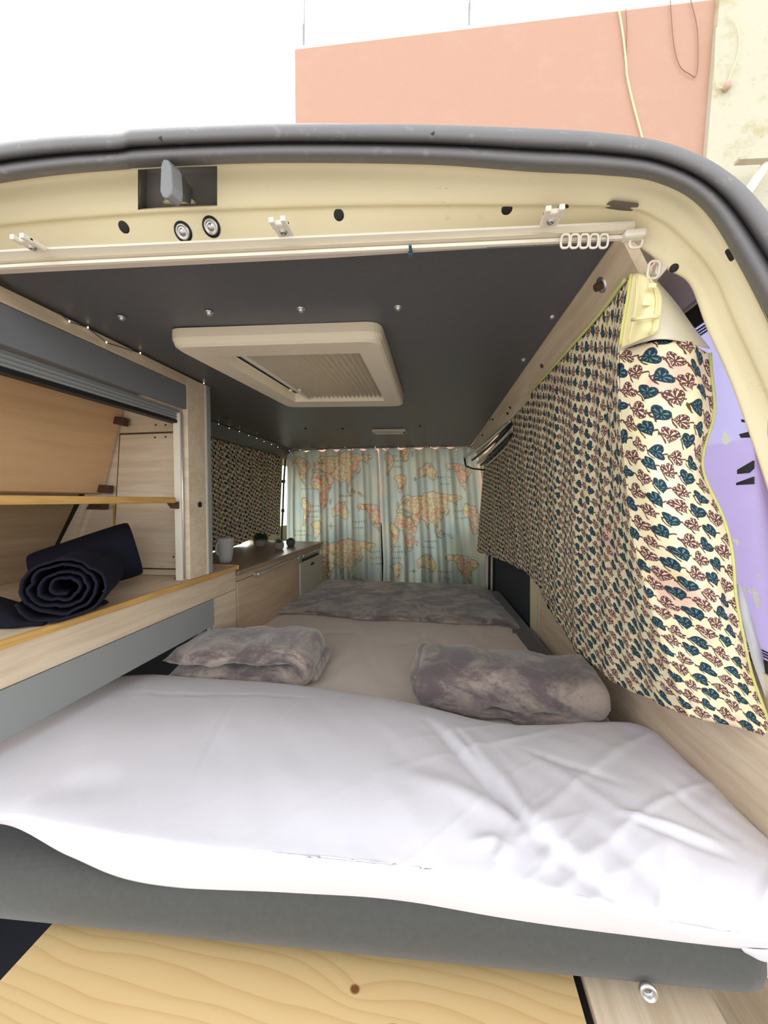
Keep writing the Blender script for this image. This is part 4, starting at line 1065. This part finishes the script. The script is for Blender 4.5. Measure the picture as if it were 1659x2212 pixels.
# left kitchen curtain
kl = [[(-1.055, y, .287), (-1.06-.005*math.sin(y*9), y, .1), (-1.07-.008*math.sin(y*11), y, -.08), (-1.075, y, -.243+.028*math.exp(-((y-1.99)/.1)**2)+.025*math.exp(-((y-2.25)/.06)**2))] for y in np.linspace(1.2, 2.34, 12)]
Gk = surf(kl, 160, 60); uvk = arc_uv(Gk)
Gk[:, :, 0] += .005*np.sin(uvk[:, :, 0]*38)+.003*np.sin(uvk[:, :, 0]*90)
vv, ff = thicken(Gk, .001); kk = thing('patterned_curtain', 'shorter leaf print curtain behind the worktop plants', 'curtain', (-1.06, 1.8, -.24))
mesh('fabric', vv, ff, HEARTS, kk, smooth=True, uv=np.vstack([uvk.reshape(-1, 2)]*2))
tube('edge_piping', [Gk[-1, j]+np.array((.002, 0, 0)) for j in range(0, 60, 4)], .003, PIPING, kk, 6)
tube('hem_rail', [Gk[i, 0]+np.array((.004, 0, .002)) for i in range(0, 160, 10)], .003, WIRE, kk, 6)

# ================================================================== MAP CURTAINS
AF = [(-17,15),(-16,21),(-10,30),(-5,36),(10,37),(11,33),(20,31),(32,31),(36,22),(43,12),(51,12),(47,4),(40,-4),(40,-15),(35,-20),(32,-28),(26,-34),(18,-34),(14,-22),(12,-15),(13,-6),(9,1),(8,4),(-4,5),(-8,4),(-13,9)]
EU = [(-9,37),(-9,43),(-1,44),(-4,48),(2,51),(8,54),(10,58),(18,54),(22,58),(28,60),(22,64),(18,60),(14,56),(8,58),(5,61),(14,68),(25,71),(40,67),(55,69),(68,69),(72,73),(82,74),(100,78),(112,74),(130,72),(150,71),(170,70),(180,67),(178,63),(163,60),(163,52),(156,58),(140,59),(136,54),(140,48),(130,42),(127,35),(122,39),(120,35),(122,30),(116,23),(108,21),(109,12),(105,9),(101,13),(103,2),(98,9),(98,16),(92,22),(87,21),(80,15),(77,8),(73,16),(72,21),(66,25),(57,26),(50,30),(56,25),(59,22),(52,16),(44,12),(39,21),(34,28),(36,36),(27,37),(26,40),(22,37),(19,42),(13,45),(18,40),(15,38),(8,44),(3,43),(-2,37)]
SA = [(-80,-5),(-78,2),(-77,8),(-72,12),(-60,10),(-50,1),(-35,-7),(-39,-18),(-48,-27),(-58,-37),(-65,-45),(-69,-53),(-74,-50),(-72,-30),(-70,-18)]
NA = [(-168,66),(-156,71),(-140,70),(-120,70),(-95,68),(-85,67),(-94,60),(-82,53),(-77,62),(-65,59),(-56,52),(-66,44),(-76,37),(-81,30),(-80,25),(-84,30),(-97,27),(-97,20),(-88,21),(-84,10),(-95,16),(-106,23),(-115,31),(-124,41),(-124,49),(-135,58),(-152,59),(-162,55),(-158,59),(-165,62)]
GR = [(-72,78),(-55,82),(-32,83),(-18,80),(-22,70),(-40,64),(-46,60),(-53,66),(-56,75)]
AU = [(114,-22),(122,-18),(130,-12),(136,-12),(140,-17),(142,-11),(147,-19),(153,-27),(150,-37),(143,-39),(136,-34),(130,-32),(116,-35)]
ISL = [[(96,5),(103,0),(106,-6),(101,-2)],[(106,-6),(115,-8),(114,-9),(106,-8)],[(110,1),(117,6),(118,1),(115,-4),(110,-2)],[(131,-1),(141,-3),(150,-10),(141,-9),(133,-4)],[(130,32),(136,34),(141,37),(143,44),(139,40),(134,36)],[(-6,50),(1,52),(-2,57),(-5,58),(-3,54)],[(44,-16),(50,-16),(47,-25),(44,-23)],[(119,0),(124,1),(121,-5)]]
PAL = [(228, 214, 186), (232, 204, 172), (228, 220, 190), (234, 194, 174), (218, 218, 178), (230, 210, 204), (232, 216, 172)]
F3 = {'A':'010101111101101','C':'011100100100011','D':'110101101101110','E':'111100110100111','F':'111100110100100','H':'101101111101101','I':'111010010010111','L':'100100100100111','N':'110101101101101','O':'010101101101010','P':'110101110100100','R':'110101110101101','S':'011100010001110','T':'111010010010010','U':'101101101101111'}
def mapprint(H, Vv, items, texts, roses):
    """H, Vv: arrays of print coordinates (1 unit = about 3 mm of cloth); returns rgb"""
    n = H.size; x = H.ravel(); y = Vv.ravel()
    nzv = np.sin(x*.11+np.sin(y*.07)*2)*.5+np.sin(y*.05+x*.03)*.5
    col = np.array((200, 212, 204.))[None, :]+nzv[:, None]*np.array((10, 5, -4.))[None, :]
    rng = np.random.RandomState(5)
    jx = x+.9*np.sin(y*1.7)+.5*np.sin(y*3.9+1); jy = y+.9*np.sin(x*1.9)+.5*np.sin(x*4.3)
    for polys, rx, ry, sx, sy, tint in items:
        pl_ = np.array(polys, float)
        P = np.stack([rx+sx*pl_[:, 0], ry-sy*pl_[:, 1]], axis=1)
        lo, hi = P.min(0)-3, P.max(0)+3
        idx = np.where((x > lo[0]) & (x < hi[0]) & (y > lo[1]) & (y < hi[1]))[0]
        if not len(idx): continue
        qx, qy = jx[idx], jy[idx]; ins_ = np.zeros(len(idx), bool); dist = np.full(len(idx), 1e9)
        for a in range(len(P)):
            p, q = P[a], P[(a+1) % len(P)]
            c_ = ((p[1] > qy) != (q[1] > qy)); xi = (q[0]-p[0])*(qy-p[1])/(q[1]-p[1]+1e-9)+p[0]; ins_ ^= c_ & (qx < xi)
            d = q-p; t = np.clip(((qx-p[0])*d[0]+(qy-p[1])*d[1])/(d@d+1e-9), 0, 1); dist = np.minimum(dist, np.hypot(qx-p[0]-t*d[0], qy-p[1]-t*d[1]))
        k = max(4, int((hi[0]-lo[0])*(hi[1]-lo[1])/95)); sd_ = rng.rand(k, 2)*(hi-lo)+lo
        dd = np.hypot(qx[:, None]-sd_[None, :, 0], qy[:, None]-sd_[None, :, 1]); o = np.argsort(dd, axis=1)[:, :2]
        d1 = dd[np.arange(len(idx)), o[:, 0]]; d2 = dd[np.arange(len(idx)), o[:, 1]]
        pal = np.array([PAL[(tint+rng.randint(0, 3)) % 7] if rng.rand() < .65 else PAL[rng.randint(7)] for _ in range(k)], float)
        cc = pal[o[:, 0]]; cc = np.where((d2-d1 < .8)[:, None], cc*np.array((.82, .76, .70)), cc)
        cc = np.where((dist < .75)[:, None], np.array((150, 134, 106.)), cc)
        spk = (np.sin(x[idx]*5.1)*np.sin(y[idx]*4.7) > .82); cc = np.where(spk[:, None], cc*.78, cc)
        col[idx[ins_]] = cc[ins_]
        halo = (~ins_) & (dist < 1.2); col[idx[halo]] = col[idx[halo]]*.86
    for tx, ty, word in texts:
        for wi, chh in enumerate(word):
            if chh == ' ': continue
            g = F3[chh]
            for r in range(5):
                for c_ in range(3):
                    if g[r*3+c_] == '1':
                        a = tx+wi*4.6+c_*.8; b = ty+r*.8
                        m_ = (x >= a) & (x < a+.8) & (y >= b) & (y < b+.8); col[m_] = (96, 110, 112)
    for tx, ty in roses:
        r = np.hypot(x-tx, y-ty); m_ = (r < 9) & ((abs(x-tx) < .5*(1-r/9)+.15) | (abs(y-ty) < .5*(1-r/9)+.15)) | (abs(r-3.2) < .35); col[m_] = (104, 122, 124)
    c = np.clip(col, 0, 255)/255; return np.where(c > .04045, ((c+.055)/1.055)**2.4, c/12.92)
def mapcurtain(label, xa, xb, za, zb, px0, px1, py0, py1, folds, items, texts, roses, lean):
    nu, nv = 300, 400
    s = np.linspace(0, 1, nu)[:, None]; t = np.linspace(0, 1, nv)[None, :]
    X = xa(t)*(1-s)+xb(t)*s; Zz = za+(zb-za)*t+0*s
    ph = s*folds*2*math.pi+.5*np.sin(s*9)
    Yv = 2.40+(.015*np.sin(ph)+.007*np.sin(ph*2.3+1))*(.55+.45*t)+.004*np.sin(t*8+s*20)
    Zz = Zz-.010*(1-t)**30*np.sin(ph*.5)**2*2
    G = np.stack([X, Yv, Zz], axis=2)
    vv, ff = G.reshape(-1, 3), gridf(nu, nv)
    o = mesh('fabric', vv, ff, MAPCOT, None, smooth=True)
    H = px0+(px1-px0)*s+1.2*np.sin(ph)+0*t; Vv = py0+(py1-py0)*t+0*s
    rgb = mapprint(H, Vv, items, texts, roses)
    at_ = o.data.color_attributes.new('print', 'FLOAT_COLOR', 'POINT')
    at_.data.foreach_set('color', np.hstack([rgb, np.ones((len(rgb), 1))]).astype(np.float32).ravel())
    th = thing('map_curtain', label, 'curtain', (float(X.mean()), 2.4, za)); o.parent = th; o.matrix_parent_inverse = Matrix.Translation(-th.location)
    for k in range(5):
        q = (k+.5)/5; i = int(q*(nu-1)); c = G[i, 0]
        v, f = oval(c+np.array((0, -.006, .008)), .016, .006, .003); mesh('curtain_ring', v, f, WHITEPL, th, smooth=True)
    return th
old = lambda rx, ry, sx, sy: [(EU, rx, ry, sx, sy, 0), (AF, rx, ry, sx, sy, 1)]+[(q, rx, ry, sx, sy, 3) for q in ISL]
itL = old(686, 1061, .72, 1.12)+old(686, 1250, .72, 1.12)+[(NA, 697, 1062, .40, 1.1, 2), (SA, 692, 1086, .47, 1.0, 2), (GR, 708, 1283, .48, 1.9, 6), (AU, 608, 1070, 1.0, 1.35, 2), (NA, 878, 1159, .60, 1.0, 1)]
txL = [(672, 1091, 'SOUTH'), (668, 1103, 'ATLANTIC'), (670, 1115, 'OCEAN'), (738, 1069, 'INDIAN'), (737, 1082, 'OCEAN'), (768, 1125, 'PACIFIC'), (770, 1138, 'OCEAN'), (640, 1147, 'SOUTH'), (640, 1156, 'ATLANTIC'), (804, 1190, 'NORTH'), (803, 1203, 'PACIFIC'), (808, 1216, 'OCEAN'), (655, 1053, 'NORTH')]
itR = old(868, 1150, .74, 1.15)+old(868, 958, .74, 1.15)+[(SA, 880, 985, .5, .8, 1), (SA, 884, 1140, .5, .9, 2), (AU, 800, 985, 1.0, 1.35, 4), (AU, 786, 1180, 1.0, 1.35, 4), (GR, 894, 1170, .5, 1.75, 6), (GR, 878, 1365, .5, 1.8, 6), (NA, 1050, 1070, .45, .95, 1), (NA, 1058, 1266, .60, 1.0, 1), (AF, 1010, 1120, .5, .9, 5)]
txR = [(856, 983, 'SOUTH'), (852, 994, 'ATLANTIC'), (857, 1006, 'OCEAN'), (918, 1166, 'INDIAN'), (915, 1178, 'OCEAN'), (954, 1030, 'PACIFIC'), (958, 1044, 'OCEAN'), (942, 1230, 'PACIFIC'), (945, 1244, 'OCEAN'), (846, 1178, 'SOUTH'), (845, 1190, 'ATLANTIC'), (846, 1203, 'OCEAN'), (985, 1101, 'NORTH'), (985, 1116, 'OCEAN')]
mapcurtain('left world map curtain closing off the cab, hanging beside the plants', lambda t: -1.045-.012*t, lambda t: -.425+.035*np.sqrt(t), .3435, -.60, 620, 828, 968, 1276, 6.3, itL, txL, [(720, 1137)], 0)
mapcurtain('right world map curtain closing off the cab, ending at the side door', lambda t: -.41+.055*np.clip(t, 0, .8)-.02*t, lambda t: .208+.09*t, .3445, -.60, 828, 1040, 966, 1278, 6.0, itR, txR, [(906, 1035), (892, 1232)], 0)
mr = thing('cab_curtain_wire', 'white wire rail carrying the two world map curtains', 'curtain rail', (-.4, 2.4, .34))
tube('rail', [(-1.06, 2.41, .335), (-.8, 2.41, .342), (-.4, 2.41, .344), (0, 2.41, .343), (.2, 2.41, .335)], .004, WHITEPL, mr)
for x in (-1.05, .19): lathe('end_fixing', [(.012, 0), (.012, .006), (.006, .010), (.0001, .010)], (x, 2.40, .335), STEEL, mr, axis=(0, -1, 0), n=16)

# chrome and black door-top mouldings by the far right corner
dm = thing('door_top_moulding', 'bundle of bright and black mouldings over the sliding door by the curtain', 'moulding', (.23, 1.8, .25))
for (a, ya), (b, yb), (c_, yc), r, m in (
    (((1102, 909), 1.40), ((1050, 962), 1.95), ((1003, 988), 2.25), .007, ALU),
    (((1106, 916), 1.40), ((1056, 968), 1.95), ((1020, 994), 2.25), .006, BLACKPL),
    (((1108, 926), 1.40), ((1062, 974), 1.9), ((1032, 1000), 2.2), .008, ALU),
    (((1112, 934), 1.40), ((1068, 982), 1.85), ((1040, 1004), 2.15), .007, BLACKPL),
    (((1114, 945), 1.42), ((1078, 984), 1.8), ((1050, 1006), 2.1), .005, ALU)):
    p = [AY(*a, ya), AY(*b, yb), AY(*c_, yc)]; p = [p[0]]+[p[0]*(1-t)**2+2*p[1]*t*(1-t)+p[2]*t*t for t in np.linspace(.1, .9, 8)]+[p[2]]
    tube('moulding', p, r, m, dm)
tube('bent_arm', [AY(1003, 988, 2.25), AY(1006, 1006, 2.25), AY(1020, 1012, 2.25), AY(1052, 1016, 2.2)], .005, BLACKPL, dm)

# cab glimpsed through the gaps: two seats, a steering wheel, belts
for x, lb in ((-.80, 'dark cab seat behind the left map curtain'), (.0, 'dark cab seat behind the right map curtain')):
    st_ = thing('van_chair', lb, 'seat', (x, 2.75, -1.02))
    box('seat_cushion', (x-.24, 2.62, -.7), (x+.24, 3.05, -.55), SEATCL, st_, .03)
    box('backrest', (x-.23, 2.52, -.6), (x+.23, 2.62, -.30), SEATCL, st_, .03)
    box('headrest', (x-.12, 2.53, -.27), (x+.12, 2.61, -.13), SEATCL, st_, .03)
    for s in (-.05, .05): tube('headrest_post', [(x+s, 2.57, -.31), (x+s, 2.57, -.25)], .006, STEEL, st_)
    box('pedestal', (x-.2, 2.62, -1.02), (x+.2, 3.0, -.7), BLACKPL, st_)
sw = thing('steering_wheel', 'black steering wheel behind the left map curtain', 'steering wheel', (-.80, 3.0, -.25))
ringp = [np.array((-.80+.18*math.cos(t), 2.76+.06*math.sin(t), -.25+.17*math.sin(t))) for t in np.linspace(0, 2*math.pi, 30)]
tube('rim', ringp, .014, BLACKPL, sw); tube('spoke', [ringp[0], (-.8, 2.78, -.25), ringp[14]], .014, BLACKPL, sw)
tube('column', [(-.8, 2.78, -.25), (-.8, 2.985, -.34)], .03, BLACKPL, sw)
sbt = thing('seat_belt', 'hanging seat belt with buckle in the bright gap at left of the map curtain', 'seat belt', AY(612, 1060, 2.46))
tube('webbing', [AY(617, 985, 2.46), AY(613, 1040, 2.46), AY(611, 1100, 2.46), AY(608, 1165, 2.46)], .006, SEATCL, sbt, 6)
a = AY(612, 1040, 2.455); box('guide', a+np.array((-.014, -.006, -.01)), a+np.array((.014, .006, .01)), BLACKPL, sbt, .003)
a = AY(611, 1103, 2.455); box('buckle', a+np.array((-.010, -.006, -.012)), a+np.array((.010, .006, .012)), BLACKPL, sbt, .003)

# ================================================================== OUTSIDE
HZ = 7.3
a = AZ(637, 107, HZ); b = AZ(1546, -1, HZ); d = (b-a); d /= np.linalg.norm(d); nb = np.array((-d[1], d[0], 0))
ob = thing('building', 'salmon orange rendered building wall rising behind the van roof', 'building', (a[0], a[1], -ZC))
c_ = b+d*.0
prism('wall', [(a[0], a[1], -ZC), (c_[0], c_[1], -ZC), (c_[0], c_[1], HZ), (a[0], a[1], HZ)], nb*5, ORANGE, ob)
prism('roof_coping', [(a[0], a[1], HZ), (c_[0], c_[1], HZ), (c_[0], c_[1], HZ+.05), (a[0], a[1], HZ+.05)], nb*.3, mat('coping', color=(236, 214, 200), rough=.9), ob)
wb = thing('building', 'pale weathered cream building wall at the right of the orange one', 'building', (b[0], b[1], -ZC))
q0 = AP(1546, -1, b, nb); q1 = AP(1519, 330, b, nb); dr_ = (q1-q0)/(q0[2]-q1[2])
lo_ = q1+dr_*(q1[2]+ZC); hi_ = q0-dr_*4
far = d*9
prism('wall', [lo_-nb*.08, lo_+far-nb*.5, np.array((lo_+far)[:2].tolist()+[HZ+4])-nb*.5, hi_-nb*.08], nb*5, OLDWHITE, wb)
pf = b-nb*.35
prism('ledge', [AP(1585, 352, pf, nb), AP(1720, 345, pf, nb), AP(1720, 352, pf, nb), AP(1585, 358, pf, nb)], nb*-.1, OLDWHITE, wb)
V, F = tubeg([AP(1665, 340, pf, nb), AP(1612, 420, pf, nb), AP(1560, 500, pf, nb)], .06); lab(mesh('gutter_pipe', V, F, WHITEPL, wb), 'pale slanting gutter pipe')
pw = b-nb*.03
def cable(name, pts, r, m, label):
    P = cr([AP(x, y, pw, nb) for x, y in pts], np.linspace(0, 1, 24)); t = thing(name, label, 'cable', P[0]); tube('strand', P, r, m, t, 6); return t
t = cable('cable', [(1336, 18), (1345, 70), (1352, 132), (1354, 160), (1362, 200), (1372, 240), (1380, 270), (1388, 300)], .013, CABLEW, 'cream cable hanging down the right part of the orange wall')
P = [AP(x, y, pw, nb) for x, y in ((1352, 20), (1354, 60), (1352, 135))]; tube('strand', P, .006, CABLED, t, 5)
t = cable('cable', [(1448, 0), (1452, 60), (1458, 110), (1470, 145), (1490, 160), (1503, 165), (1508, 130), (1506, 60), (1492, 0)], .006, CABLED, 'thin brown cable loop near the right end of the orange wall')
pw = b-nb*.12
t = cable('cable', [(1548, 60), (1545, 130), (1547, 180), (1560, 190), (1568, 188), (1578, 160), (1596, 110), (1594, 60), (1570, 30)], .007, CABLEW, 'looped cable with a round fitting on the cream wall')
p = AP(1569, 189, pw, nb); lathe('fitting', [(.05, 0), (.055, .03), (.03, .06), (.0001, .06)], p, mat('brown_fitting', color=(190, 160, 140)), t, axis=-nb, n=14)
for px, lb in ((656, 'thin aerial mast at the left end of the orange roof'), (1013, 'thin aerial mast near the middle of the orange roof')):
    p = AP(px, 108 if px < 700 else 66, a+nb*.15, nb); p[2] = HZ+.0
    t = thing('aerial_mast', lb, 'aerial', p, None)
    tube('pole', [p, p+np.array((0, 0, .55))], .018, MAST, t); tube('whip', [p+np.array((.01, 0, .5)), p+np.array((.03, 0, 1.3))], .008, MAST, t)
    tube('guy_wire', [p+np.array((.15, 0, 0)), p+np.array((.02, 0, .5))], .003, MAST, t, 4)
